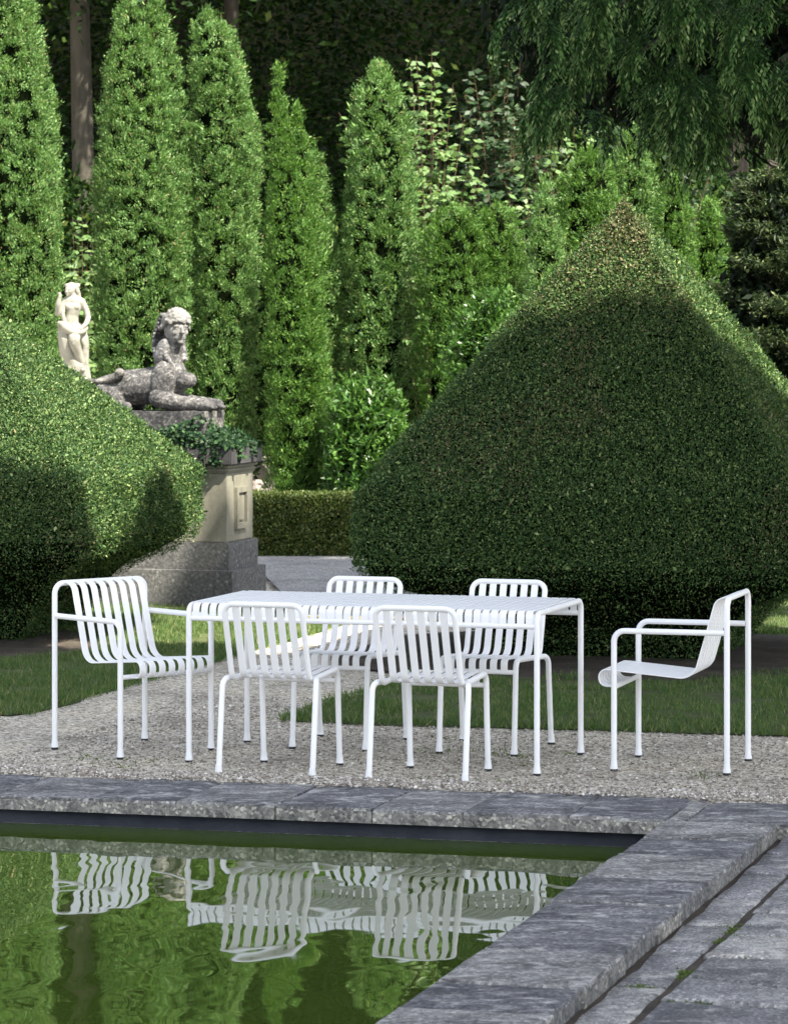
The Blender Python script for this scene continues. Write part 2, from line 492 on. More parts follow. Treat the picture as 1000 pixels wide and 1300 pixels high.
def strip(bm, path, x, w, th):
    """flat slat swept along a path in the y-z plane, centred on x"""
    e = th * 0.5
    sec = [(-w / 2, -e * 0.35), (-w / 2 + e * 0.7, -e), (w / 2 - e * 0.7, -e), (w / 2, -e * 0.35), (w / 2, e * 0.35), (w / 2 - e * 0.7, e), (-w / 2 + e * 0.7, e), (-w / 2, e * 0.35)]
    rings = []
    for i, p in enumerate(path):
        t = (path[min(i + 1, len(path) - 1)] - path[max(i - 1, 0)]).normalized()
        nrm = Vector((0, -t.z, t.y))
        rings.append([bm.verts.new(Vector((x + a, p.y, p.z)) + nrm * b_) for a, b_ in sec])
    k = len(sec)
    for a, b_ in zip(rings, rings[1:]):
        for j in range(k):
            bm.faces.new((a[j], a[(j + 1) % k], b_[(j + 1) % k], b_[j]))
    bm.faces.new(rings[0][::-1])
    bm.faces.new(rings[-1])


TR = 0.0135


def foot(leg, p):
    bm = bmesh.new()
    pth = [Vector((p[0], p[1], z)) for z in (0.011, 0.016, 0.03, 0.05)]
    sweep(bm, pth, TR, 14, radii=[TR + 0.0045, TR + 0.0045, TR + 0.002, TR + 0.0004])
    o = mesh_bm('foot', bm, M['white'], leg)
    bm = bmesh.new()
    sweep(bm, [Vector((p[0], p[1], z)) for z in (-0.004, 0.0105)], TR + 0.0035, 14)
    # black glide under the white foot
    mesh_bm('glide', bm, M['rubber'], leg)


def legpart(pts, rad, parent):
    o = tube_part('leg', pts, rad, TR, M['white'], parent)
    foot(o, pts[-1])
    return o


GROUP_CH = 'armless slatted chairs at the white table'


def make_chair():
    t = thing('garden_chair', '', 'chair')
    for s in (1, -1):
        legpart([(s * .185, .12, .4475), (s * .185, .225, .4525), (s * .186, .258, 0)], .045, t)
        legpart([(s * .186, -.10, .437), (s * .224, -.205, .437), (s * .224, -.262, 0)], .045, t)
    tube_part('frame', [(.185, .12, .4475), (.185, -.185, .433), (.185, -.30, .785), (-.185, -.30, .785), (-.185, -.185, .433), (-.185, .12, .4475)],
              [.06, .045, .045, .06], TR, M['white'], t)
    tube_part('front_rail', [(-.18, .234, .396), (.18, .234, .396)], 0, TR * .85, M['white'], t)
    full = round_path([(0, -.297, .778), (0, -.178, .436), (0, .245, .458), (0, .243, .40)], [.065, .03], 9)
    k = 6
    bb, bs = bmesh.new(), bmesh.new()
    for i in range(6):
        x = (i - 2.5) * .0528
        strip(bb, full[:k + 1], x, .034, .007)
        strip(bs, full[k:], x, .034, .007)
    mesh_bm('backrest', bb, M['white'], t)
    mesh_bm('seat', bs, M['white'], t)
    return t


def make_armchair():
    t = thing('garden_armchair', '', 'armchair')
    x = .272
    for s in (1, -1):
        legpart([(s * x, .262, .50), (s * x, .262, 0)], 0, t)
        legpart([(s * x, -.262, .66), (s * x, -.262, 0)], 0, t)
        tube_part('armrest', [(s * x, .262, .50), (s * x, .262, .645), (s * x, -.25, .645)], .05, TR, M['white'], t)
    tube_part('back_frame', [(x, -.262, .66), (x, -.262, .80), (-x, -.262, .80), (-x, -.262, .66)], .05, TR, M['white'], t)
    tube_part('front_rail', [(-x, .262, .385), (x, .262, .385)], 0, TR * .85, M['white'], t)
    full = round_path([(0, -.262, .808), (0, -.20, .79), (0, -.095, .425), (0, .345, .463), (0, .345, .385), (0, .262, .382)], [.05, .08, .038, .036], 9)
    zs = [p.z for p in full]
    k = 15
    bb, bs = bmesh.new(), bmesh.new()
    for i in range(8):
        xx = (i - 3.5) * .0575
        strip(bb, full[:k + 1], xx, .037, .007)
        strip(bs, full[k:], xx, .037, .007)
    mesh_bm('backrest', bb, M['white'], t)
    mesh_bm('seat', bs, M['white'], t)
    return t


ch = make_chair()
cc = thing
chair_spots = [
    ((-.505, 16.38), 17, 'white slatted armless chair seen from behind, before the left half of the table'),
    ((.178, 16.17), 17, 'white slatted armless chair seen from behind, before the middle of the table'),
    ((-.233, 17.40), 198, 'white slatted armless chair facing the pool from behind the middle of the table'),
    ((.472, 17.21), 198, 'white slatted armless chair facing the pool from behind the right half of the table'),
]
for i, ((x, y), a, lab) in enumerate(chair_spots):
    o = ch if i == 0 else copy_tree(ch)
    o.location = (x, y, 0)
    o.rotation_euler = (0, 0, -R(a))
    tag(o, lab, 'chair', GROUP_CH)
ac = make_armchair()
for i, ((x, y), fdir, lab) in enumerate([
    ((-1.256, 17.17), (.66, -.75), 'white slatted armchair turned towards the pool beside the left table end'),
    ((1.334, 16.545), (-.962, .272), 'white slatted armchair seen side-on before the dark hedge, facing the right table end'),
]):
    o = ac if i == 0 else copy_tree(ac)
    o.location = (x, y, 0)
    o.rotation_euler = (0, 0, math.atan2(fdir[1], fdir[0]) - math.pi / 2)
    tag(o, lab, 'armchair', 'white slatted armchairs at the table ends')

tb = thing('garden_table', 'long white slatted metal dining table standing on the gravel terrace', 'table', (-.035, 16.83, 0), -R(17))
for sx in (1, -1):
    for sy in (1, -1):
        legpart([(sx * .84, sy * .41, .64), (sx * .84, sy * .41, 0)], 0, tb)
    tube_part('end_frame', [(sx * .84, .41, .64), (sx * .84, .41, .735), (sx * .84, -.41, .735), (sx * .84, -.41, .64)], .055, TR, M['white'], tb)
for sy in (1, -1):
    tube_part('side_rail', [(-.83, sy * .408, .676), (.83, sy * .408, .676)], 0, TR * .95, M['white'], tb)
bm = bmesh.new()
pth = round_path([(0, -.412, .678), (0, -.412, .745), (0, .412, .745), (0, .412, .678)], .05, 8)
for i in range(40):
    strip(bm, pth, (i - 19.5) * .0412, .0325, .006)
mesh_bm('slatted_top', bm, M['white'], tb)

# ------------------------------------------------------------------ ground, pool, paving
GA = R(15.4)
U = np.array([math.cos(GA), -math.sin(GA), 0])
Vv = np.array([math.sin(GA), math.cos(GA), 0])
P0 = np.array([1.06, 13.93, 0])      # inner far right corner of the pool
HC = .12                             # top of the coping


def uv(a, b, z=0.0):
    return P0 + U * a + Vv * b + np.array([0, 0, z])


def sheet(name, corners, mat, kind='structure', z=None):
    o = mesh_np(name, np.array(corners), np.array([list(range(len(corners)))]), mat)
    o['kind'] = kind
    return o


BIG = 130
pa, pb, qa, qb = -9.0, 0.02, -12.0, 0.02      # pool hole (along U, along V)
A_ = [-BIG, pa, pb, BIG]
B_ = [-BIG, qa, qb, BIG]
gv, gq = [], []
for j in range(4):
    for i in range(4):
        gv.append(uv(A_[i], B_[j]))
for j in range(3):
    for i in range(3):
        if i == 1 and j == 1:
            continue
        a = j * 4 + i
        gq.append([a, a + 1, a + 5, a + 4])
g = mesh_np('gravel_ground', np.array(gv), np.array(gq), M['gravel'])
g['kind'] = 'structure'
sheet('water', [uv(pa - .1, qa - .1, 0.001), uv(pb, qa - .1, 0.001), uv(pb, qb, 0.001), uv(pa - .1, qb, 0.001)], M['water'])
# the dark wall of the basin under the coping
wl = Geo()
def boxv(g_, p, q, mi=0, fr=None):
    """box from (a0,b0,z0) to (a1,b1,z1) in the pool frame"""
    a0, b0, z0 = p
    a1, b1, z1 = q
    v = [uv(a, b, z) for z in (z0, z1) for a, b in ((a0, b0), (a1, b0), (a1, b1), (a0, b1))]
    g_.solid(v, [[0, 3, 2, 1], [4, 5, 6, 7], [0, 1, 5, 4], [1, 2, 6, 5], [2, 3, 7, 6], [3, 0, 4, 7]], mi)
boxv(wl, (pa - .2, .03, -.6), (.3, .22, .06))
boxv(wl, (.03, qa - .2, -.6), (.22, .025, .06))
o = wl.build('pool_wall', M['pool_wall'])
o['kind'] = 'structure'


def stone_slab(name, a0, a1, b0, b1, z0, z1, mats, parent=None, cuts=10, amp=.005, seed=0, rough=0.0045):
    bm = bmesh.new()
    nx = max(2, int((a1 - a0) / .05)); ny = max(2, int((b1 - b0) / .05))
    gx = np.linspace(a0, a1, nx + 1); gy = np.linspace(b0, b1, ny + 1)
    top = {}
    def P(a, b, z):
        w = uv(a, b, z)
        n = vnoise(w[None] * [1, 1, 2], 9, seed)[0]; n2 = vnoise(w[None] + 5, 9, seed)[0]; n3 = vnoise(w[None] + 9, 14, seed)[0]
        ea = 1.0 if a in (a0, a1) else 0.0; eb = 1.0 if b in (b0, b1) else 0.0
        k = rough * (vnoise(w[None] + 3, 22, seed)[0] + vnoise(w[None] + 3, 7, seed)[0])
        ed = 1 if (ea or eb) else 0
        sa = (1 if a == a0 else -1 if a == a1 else 0); sb = (1 if b == b0 else -1 if b == b1 else 0)
        return uv(a + sa * (abs(k)), b + sb * (abs(k)), z + amp * .5 * n3 - ed * .004)
    for i, a in enumerate(gx):
        for j, b in enumerate(gy):
            top[i, j] = bm.verts.new(P(float(a), float(b), z1))
    for i in range(nx):
        for j in range(ny):
            bm.faces.new((top[i, j], top[i + 1, j], top[i + 1, j + 1], top[i, j + 1]))
    rim = [(i, 0) for i in range(nx)] + [(nx, j) for j in range(ny)] + [(i, ny) for i in range(nx, 0, -1)] + [(0, j) for j in range(ny, 0, -1)]
    low = []
    mid = []
    for (i, j) in rim:
        a, b = float(gx[i]), float(gy[j])
        ca, cb = (a0 + a1) / 2, (b0 + b1) / 2
        k = .004 + .004 * vnoise(uv(a, b)[None], 30, seed)[0]
        sa = (-1 if a == a0 else 1 if a == a1 else 0); sb = (-1 if b == b0 else 1 if b == b1 else 0)
        v = top[i, j].co
        mid.append(bm.verts.new(v + Vector(U * sa * k + Vv * sb * k) - Vector((0, 0, .012))))
        low.append(bm.verts.new(Vector(uv(a, b, z0)) + Vector(U * sa * k * .5 + Vv * sb * k * .5)))
    nr = len(rim)
    for k in range(nr):
        k2 = (k + 1) % nr
        f = bm.faces.new((top[rim[k]], top[rim[k2]], mid[k2], mid[k]))
        f = bm.faces.new((mid[k], mid[k2], low[k2], low[k])); f.material_index = 1
    bm.faces.new(low[::-1])
    return mesh_bm(name, bm, mats, parent, smooth=True, angle=50)



cope = thing('pool_coping', None, None)
cope['kind'] = 'structure'
CM = [M['coping'], M['coping_face']]
a = 2.9
k = 0
while a > -6.5:
    L_ = .40 + .03 * math.sin(k * 2.3)
    if abs(a - .0) < .45 and a > 0:
        L_ = a if a > .05 else L_
    zz = HC + .0025 * math.sin(k * 1.7)
    stone_slab('coping_stone', a - L_ + .003, a - .003, .0, .66 + .03 * math.sin(k * 3.1), HC - .062, zz, CM, cope, seed=k)
    a -= L_
    k += 1
b = -.006
while b > -6.3:
    L_ = .50 + .10 * math.sin(k * 1.9)
    zz = HC + .003 * math.sin(k * 2.1)
    stone_slab('coping_stone', .0 + .005 * math.sin(k * 1.3), .44 + .006 * math.sin(k * 2.9), b - L_ + .003, b - .003, HC - .075, zz, CM, cope, seed=k, rough=.0055)
    b -= L_
    k += 1

# gravel banked up against the back of the coping
na, nb = 190, 26
ga = np.linspace(-9, 6, na); gb = np.linspace(.50, 1.75, nb)
AA, BB = np.meshgrid(ga, gb, indexing='ij')
PP = P0 + AA[..., None] * U + BB[..., None] * Vv
nz = vnoise(PP.reshape(-1, 3), 2.2, 3).reshape(AA.shape) * .07 + vnoise(PP.reshape(-1, 3), 9, 4).reshape(AA.shape) * .03
t_ = np.clip((BB + nz - .50) / .14, 0, 1)
dn = np.clip((BB - .72) / 1.0, 0, 1)
zz = HC - .03 + .036 * t_ - (HC + .002) * (dn * dn * (3 - 2 * dn))
PP[..., 2] = zz + vnoise(PP.reshape(-1, 3), 14, 6).reshape(AA.shape) * .002
idx = np.arange(na * nb).reshape(na, nb)
q = np.stack([idx[:-1, :-1], idx[1:, :-1], idx[1:, 1:], idx[:-1, 1:]], -1).reshape(-1, 4)
o = mesh_np('gravel_bank', PP.reshape(-1, 3), q, M['gravel'], smooth=True)
o['kind'] = 'structure'


def ground_z(P):
    """height of the gravel, bank included"""
    d = np.asarray(P) - P0
    b = d @ Vv
    a = d @ U
    dn = np.clip((b - .72) / 1.0, 0, 1)
    return np.where((b < 1.75) & (b > .5), np.maximum(HC + .006 - (HC + .002) * (dn * dn * (3 - 2 * dn)), 0), 0)


# loose pebbles on the gravel
n = 42000
aa = rng.uniform(-3.6, 4.2, n); bb = np.where(rng.random(n) < .3, rng.uniform(.55, 1.2, n), rng.uniform(.6, 5.0, n))
P = P0 + aa[:, None] * U + bb[:, None] * Vv
P[:, 2] = ground_z(P)
r = rng.uniform(.004, .009, n) * (1 + (rng.random(n) > .97) * .7)
oct_ = np.array([[1, 0, 0], [0, 1, 0], [-1, 0, 0], [0, -1, 0], [0, 0, .7], [0, 0, -.7]], float)
ang = rng.uniform(0, 6.28, n)
ca, sa = np.cos(ang), np.sin(ang)
vv = np.repeat(oct_[None], n, 0) * r[:, None, None] * rng.uniform(.7, 1.3, (n, 6, 1))
x_ = vv[..., 0] * ca[:, None] - vv[..., 1] * sa[:, None]
y_ = vv[..., 0] * sa[:, None] + vv[..., 1] * ca[:, None]
vv = np.stack([x_, y_, vv[..., 2]], -1) + (P + [0, 0, .002])[:, None, :]
tri = np.array([[0, 1, 4], [1, 2, 4], [2, 3, 4], [3, 0, 4], [1, 0, 5], [2, 1, 5], [3, 2, 5], [0, 3, 5]])
ft = (tri[None] + (np.arange(n) * 6)[:, None, None]).reshape(-1, 3)
o = mesh_np('loose_pebbles', vv.reshape(-1, 3), ft, M['pebble'])
tag(o, kind='stuff')

wc = P0 + rng.uniform(-3.2, 2.2, 70)[:, None] * U + rng.uniform(.8, 4.6, 70)[:, None] * Vv
wc = wc[vnoise(wc, .9, 12) > .05]
wc = np.repeat(wc, 26, 0) + rng.normal(size=(len(wc) * 26, 3)) * [.07, .07, 0]
wc[:, 2] = ground_z(wc) + .002
wg = Geo()
A = unit(rng.normal(size=wc.shape) * [1, 1, .3] + [0, 0, .7])
wg.kites(wc, A, rdir(len(wc)), rng.uniform(.010, .028, len(wc)), rng.uniform(.004, .009, len(wc)))
o = wg.build('gravel_weeds', M['moss'])
tag(o, kind='stuff')

# flagstones to the right of the pool, a step below the coping
sheet('joint_soil', [uv(.36, -7, .0555), uv(6, -7, .0555), uv(6, .0, .0555), uv(.36, .0, .0555)], M['soil'])
pv = Geo()
bmv = []
rr = np.random.default_rng(11)


def slab_poly(g_, poly, z, mi=0):
    """flagstone with a worn edge from an outline in pool coordinates"""
    m = len(poly)
    c = np.mean(poly, 0)
    pts = []
    for i in range(m):
        p, q_ = np.array(poly[i]), np.array(poly[(i + 1) % m])
        ns = max(2, int(np.linalg.norm(q_ - p) / .05))
        for t in range(ns):
            w = p + (q_ - p) * t / ns
            dirc = unit((c - w)[None])[0]
            pts.append(w + dirc * (.005 + .005 * rr.random()))
    pts = np.array(pts)
    k = len(pts)
    inn = pts + unit(c - pts) * .012
    tilt = rr.normal(size=2) * .004
    zt = lambda w: z + (w - c) @ tilt
    v = [uv(p[0], p[1], -.01) for p in pts] + [uv(p[0], p[1], zt(p) - .008) for p in pts] + [uv(p[0], p[1], zt(p)) for p in inn] + [uv(c[0], c[1], z)]
    q4, t3 = [], []
    for i in range(k):
        j = (i + 1) % k
        q4 += [[i, j, k + j, k + i], [k + i, k + j, 2 * k + j, 2 * k + i]]
        t3 += [[2 * k + i, 2 * k + j, 3 * k]]
    n0 = g_.n
    g_.V.append(np.array(v)); g_.n += len(v)
    g_.Q.append(np.array(q4) + n0); g_.mi.append(np.full(len(q4), mi))
    g_.Q.append(np.array(t3) + n0); g_.mi.append(np.full(len(t3), mi))


joints = []
cols = [.455, .625, 1.12, 1.70, 2.3, 2.9, 3.6, 4.4]
prev_cuts = None
for ci in range(len(cols) - 1):
    a0, a1 = cols[ci], cols[ci + 1]
    b = .0
    sl0 = 0.0
    while b > -6.6:
        L_ = rr.uniform(.30, .58) if ci else rr.uniform(.38, .66)
        sl1 = 0 if ci == 0 else rr.uniform(-.26, .16)
        e = .012 if ci else .008
        poly = [(a0 + rr.uniform(0, e), b), (a0 + rr.uniform(0, e), b - L_), (a1 - rr.uniform(0, e), b - L_ + sl1), (a1 - rr.uniform(0, e), b + sl0)]
        if ci and rr.random() < .5:                      # broken across
            m0 = b - L_ * rr.uniform(.35, .65); m1 = m0 + rr.uniform(-.12, .12)
            slab_poly(pv, [poly[0], (a0 + .004, m0), (a1 - .004, m1), poly[3]], .064 + rr.uniform(-.004, .004))
            slab_poly(pv, [(a0 + .004, m0), poly[1], poly[2], (a1 - .004, m1)], .064 + rr.uniform(-.004, .004))
        else:
            slab_poly(pv, poly, .062 + rr.uniform(-.005, .005))
        joints += [(a0, b - L_ * t) for t in rr.random(10)] + [(a0 + (a1 - a0) * t, b - L_ + sl1 * t) for t in rr.random(6)]
        b -= L_
        sl0 = sl1
pv.mi = pv.mi
o = mesh_np('paving', np.concatenate(pv.V), pv.Q, M['paving'])
o['kind'] = 'structure'

# small weeds in the joints
J = np.array([j for j in joints if j[0] > .5 and vnoise(np.array([[j[0] * 2, j[1] * 2, 0]]), 1.3, 5)[0] > .15])
cen = P0 + J[:, :1] * U + J[:, 1:] * Vv
cen = np.repeat(cen, 22, 0) + rng.normal(size=(len(cen) * 22, 3)) * [.016, .016, 0]
cen[:, 2] = .056
wg = Geo()
A = unit(rng.normal(size=cen.shape) * [1, 1, .3] + [0, 0, .8])
wg.kites(cen, A, rdir(len(cen)), rng.uniform(.005, .016, len(cen)), rng.uniform(.004, .008, len(cen)))
o = wg.build('joint_weeds', M['moss'])
tag(o, kind='stuff')

# ------------------------------------------------------------------ lawns
gdir = np.array([math.sin(R(16)), math.cos(R(16)), 0])
gx = np.array([math.cos(R(14)), -math.sin(R(14)), 0])


def blades(name, origin, w, l, n, hmin=.03, hmax=.065):
    o3 = np.array([*origin, 0.0])
    edge = [o3, o3 + gx * w, o3 + gx * w + gdir * l, o3 + gdir * l]
    # turf sheet with a wavering edge, slightly higher than the gravel
    na, nb = 60, 60
    s_, t_ = np.meshgrid(np.linspace(0, 1, na), np.linspace(0, 1, nb), indexing='ij')
    PP = o3 + (.05 + s_ * (w - .1))[..., None] * gx + (.05 + t_ * (l - .1))[..., None] * gdir
    jit = vnoise(PP.reshape(-1, 3), 3, 2).reshape(na, nb) * .06
    em = np.minimum(np.minimum(s_ * w, (1 - s_) * w), np.minimum(t_ * l, (1 - t_) * l))
    PP = PP + (jit * (em < .02))[..., None] * (gx + gdir)
    PP[..., 2] = .006 + .016 * np.clip(em / .1, 0, 1) + vnoise(PP.reshape(-1, 3), 4, 9).reshape(na, nb) * .003
    idx = np.arange(na * nb).reshape(na, nb)
    q = np.stack([idx[:-1, :-1], idx[1:, :-1], idx[1:, 1:], idx[:-1, 1:]], -1).reshape(-1, 4)
    o = mesh_np('lawn', PP.reshape(-1, 3), q, M['turf'], smooth=True)
    o['kind'] = 'structure'
    s_ = rng.random(n) ** 1.0; t_ = rng.random(n)
    P = o3 + (s_ * w)[:, None] * gx + (t_ * l)[:, None] * gdir + rng.normal(size=(n, 3)) * [.015, .015, 0]
    em = np.minimum(s_ * w, t_ * l)
    keep = (vnoise(P, 5, 1) * .5 + .5 + vnoise(P, 1.3, 7) * .22 > .22) & (em + vnoise(P, 6, 3) * .06 > .0)
    # worn patch of bare soil under the hedges
    P, em = P[keep], em[keep]
    for (cx, cy, rad) in BARE:
        dd = np.hypot(P[:, 0] - cx, P[:, 1] - cy) + vnoise(P, 3, 8) * .25
        k2 = (dd > rad) | (rng.random(len(P)) < .06)
        P, em = P[k2], em[k2]
    P[:, 2] = .004
    m = len(P)
    A = unit(rng.normal(size=(m, 3)) * [.55, .55, .2] + [0, 0, 1])
    hh = rng.uniform(hmin, hmax, m) * (.75 + .5 * (vnoise(P, 2.5, 6) * .5 + .5))
    g_ = Geo()
    g_.kites(P, A, rdir(m), hh, rng.uniform(.004, .008, m), belly=.25)
    o = g_.build('grass', M['grass'])
    tag(o, kind='stuff')
    return o


RC = np.array([1.42, 22.0, 0.0]); RHW = 1.36
LC = np.array([-2.85, 23.3, 0.0]); LHW = 1.30
BARE = [(RC[0], RC[1], 1.62), (-3.3, 22.6, 1.45)]
blades('grass', (-.63, 18.3), 4.4, 8.5, 190000)
# left lawn: its right edge runs along gdir from (-1.93, 18.65)
w0 = 2.6
blades('grass', tuple((np.array([-1.90, 18.58, 0]) - gx * w0)[:2]), w0, 6.9, 100000)
for k_, (c_, r_) in enumerate(((RC, 1.75), (np.array([-3.3, 22.6, 0.0]), 1.55))):
    th = np.linspace(0, 2 * math.pi, 48, endpoint=False)
    rad = r_ + vnoise(np.stack([np.cos(th), np.sin(th), th * 0 + k_], 1), 2, 4) * .2
    ring = np.stack([c_[0] + np.cos(th) * rad, c_[1] + np.sin(th) * rad, th * 0 + .014], 1)
    inn = ring * [1, 1, 0] + (c_ * [1, 1, 0] - ring * [1, 1, 0]) * .18 + [0, 0, .034]
    v = np.concatenate([ring, inn, [[c_[0], c_[1], .06]]])
    o = mesh_np('bare_soil', v, [np.array([[48 + i, 48 + (i + 1) % 48, 96] for i in range(48)]), np.array([[i, (i + 1) % 48, 48 + (i + 1) % 48, 48 + i] for i in range(48)])], M['soil'], smooth=True)
    o['kind'] = 'structure'

# grey path beyond, a low step up held by a plank
pc = at(505, 795, 24.1)
p1 = np.array([-.62, 24.35, 0]); p2 = np.array([.72, 23.95, 0])
ax = unit((p2 - p1)[None])[0]
v = []
for q_, zz in ((p1, 0), (p2, 0)):
    for dz in (-.02, .05):
        for dv in (0, .04):
            v.append(q_ + gdir * dv + [0, 0, dz])
pl = thing('timber_edging', 'low weathered plank edging the step across the sunlit gravel path', 'plank', tuple((p1 + p2) / 2))
bm = bmesh.new()
vs = [bm.verts.new(Vector(x - (p1 + p2) / 2)) for x in v]
for f in ([0, 1, 3, 2], [4, 6, 7, 5], [0, 4, 5, 1], [2, 3, 7, 6], [0, 2, 6, 4], [1, 5, 7, 3]):
    bm.faces.new([vs[i] for i in f])
bmesh.ops.bevel(bm, geom=bm.edges[:], offset=.005, segments=2, affect='EDGES')
mesh_bm('board', bm, M['timber'], pl)
for s_ in (.12, .5, .88):
    bm = bmesh.new()
    c_ = p1 + (p2 - p1) * s_ + gdir * .063 - (p1 + p2) / 2
    mt = Matrix.Translation(Vector(c_) + Vector((0, 0, -.02))) @ Matrix.Rotation(-R(16), 4, 'Z') @ Matrix.Diagonal((.04, .04, .12, 1))
    bmesh.ops.create_cube(bm, size=1, matrix=mt)
    bmesh.ops.bevel(bm, geom=bm.edges[:], offset=.004, segments=1, affect='EDGES')
    mesh_bm('peg', bm, M['timber'], pl)
a0, a1 = p1 + gdir * .045, p2 + gdir * .045
sheet('path', [a0 + [0, 0, .045], a1 + [0, 0, .045], a1 + gdir * 7.5 + gx * 1.0 + [0, 0, .045], a0 + gdir * 7.5 - gx * 3.0 + [0, 0, .045]], M['path'])

# ------------------------------------------------------------------ clipped pyramid hedges
def pyramid_hedge(name, label, c, hw, rot, zb, ze, za, base, nleaf, bulge=0.0, brown=.9):
    cr, sr = math.cos(rot), math.sin(rot)
    u = np.array([cr, sr, 0]); v_ = np.array([-sr, cr, 0])

    def ring(h, z):
        out = []
        cham = min(.05 * h, .04)
        for (sx, sy) in ((-1, -1), (1, -1), (1, 1), (-1, 1)):
            if sx * sy > 0:
                pp = [(sx * h, sy * (h - cham)), (sx * (h - cham), sy * h)]
            else:
                pp = [(sx * (h - cham), sy * h), (sx * h, sy * (h - cham))]
            out += [c + u * a + v_ * b + [0, 0, z] for a, b in pp]
        return out
    prof = [(base * .8, .01), (base, zb * .40), (hw * .70, zb * .66), (hw * .87, zb * .84), (hw * .97, zb * .98), (hw, zb * 1.14), (hw * 1.005, (zb + ze) / 2), (hw * 1.0, ze * .985), (hw * .985, ze + .015)]
    for t in np.linspace(.08, .98, 10):
        prof.append((hw * (1 - t) + .004 + bulge * math.sin(math.pi * t), ze + (za - ze) * t))
    prof.append((.004, za))
    V_, Q_ = [], []
    for h, z in prof:
        V_ += ring(h, z)
    for k in range(len(prof) - 1):
        for i in range(8):
            j = (i + 1) % 8
            Q_.append([k * 8 + i, k * 8 + j, k * 8 + 8 + j, k * 8 + 8 + i])
    V_ = np.array(V_); Q_ = np.array(Q_)
    # area-weighted samples
    tri = np.concatenate([Q_[:, [0, 1, 2]], Q_[:, [0, 2, 3]]])
    a, b, d = V_[tri[:, 0]], V_[tri[:, 1]], V_[tri[:, 2]]
    cr_ = np.cross(b - a, d - a)
    ar = np.linalg.norm(cr_, axis=1)
    # the sides away from the garden get fewer leaves
    nn = unit(cr_)
    back = (nn @ v_) > .35
    wgt = ar * np.where(back, .3, 1.0) * np.where(nn[:, 2] < -.62, .14, np.where(nn[:, 2] < -.2, .40, 1.0))  # undercut thinned so bare twigs and the near-black core give its shade
    pick = rng.choice(len(tri), nleaf, p=wgt / wgt.sum())
    r1, r2 = np.sqrt(rng.random(nleaf)), rng.random(nleaf)
    P = a[pick] * (1 - r1)[:, None] + b[pick] * (r1 * (1 - r2))[:, None] + d[pick] * (r1 * r2)[:, None]
    N = nn[pick]
    lump = vnoise(P, 1.7, 1) * .014 + vnoise(P, 5, 3) * .008 + vnoise(P, 13, 2) * .010
    P = P + N * (lump + rng.normal(size=nleaf) * .010 - .012)[:, None]
    A = unit(N * .40 + np.array([0, 0, .30]) + rng.normal(size=(nleaf, 3)) * .62)
    g_ = Geo()
    sz = rng.uniform(.011, .020, nleaf)
    stray = rng.random(nleaf) > .985
    sz = np.where(stray, sz * 2.0, sz)
    P = P + N * (stray * rng.uniform(0, .02, nleaf))[:, None]
    FN = unit(N + rng.normal(size=(nleaf, 3)) * .55)
    # browned foliage: thin, sun-scorched top and scattered patches
    pb = np.clip((P[:, 2] - (za - brown)) / brown, 0, 1) ** .8 * .5 * (N @ v_ < -.3) + .22 * np.clip((vnoise(P, 2.6, 9) - .45) / .2, 0, 1)
    br = rng.random(nleaf) < pb + .012
    wdt = sz * rng.uniform(.45, .65, nleaf)
    g_.kites(P[~br], A[~br], FN[~br], sz[~br], wdt[~br], 0)
    g_.kites(P[br], A[br], FN[br], sz[br], wdt[br], 1)
    root = thing(name, label, 'hedge', tuple(c))
    g_.build('foliage', [M['hedge'], M['hedge_brown']], root, origin=c)
    # inner mass of twigs, coloured near-black for the shade inside
    cv = V_.copy()
    ctr = c + np.array([0, 0, (zb + ze) / 2])
    cv = ctr + (cv - ctr) * .955
    top = np.array([list(range(len(prof) * 8 - 8, len(prof) * 8))]); bot = np.array([list(range(7, -1, -1))])
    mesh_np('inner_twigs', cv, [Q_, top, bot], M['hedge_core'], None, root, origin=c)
    bmt = bmesh.new()
    sweep(bmt, [Vector((0, 0, -.05)), Vector((.01, 0, .3)), Vector((0, .02, .8))], .16, 10, radii=[.2, .15, .12])
    mesh_bm('trunk', bmt, M['bark'], root)
    return dict(c=c, hw=hw, u=u, v=v_, zb=zb, ze=ze, za=za)


HR = pyramid_hedge('pyramid_hedge', 'huge dark clipped pyramid hedge behind the right half of the table', RC, RHW, -R(16), .54, 1.05, 2.84, .78, 400000)
HL = pyramid_hedge('pyramid_hedge', 'large clipped pyramid hedge at the left in front of the stone sphinx pedestal', LC, LHW, -R(13), .62, 1.09, 2.29, .78, 380000, 0.0, .35)

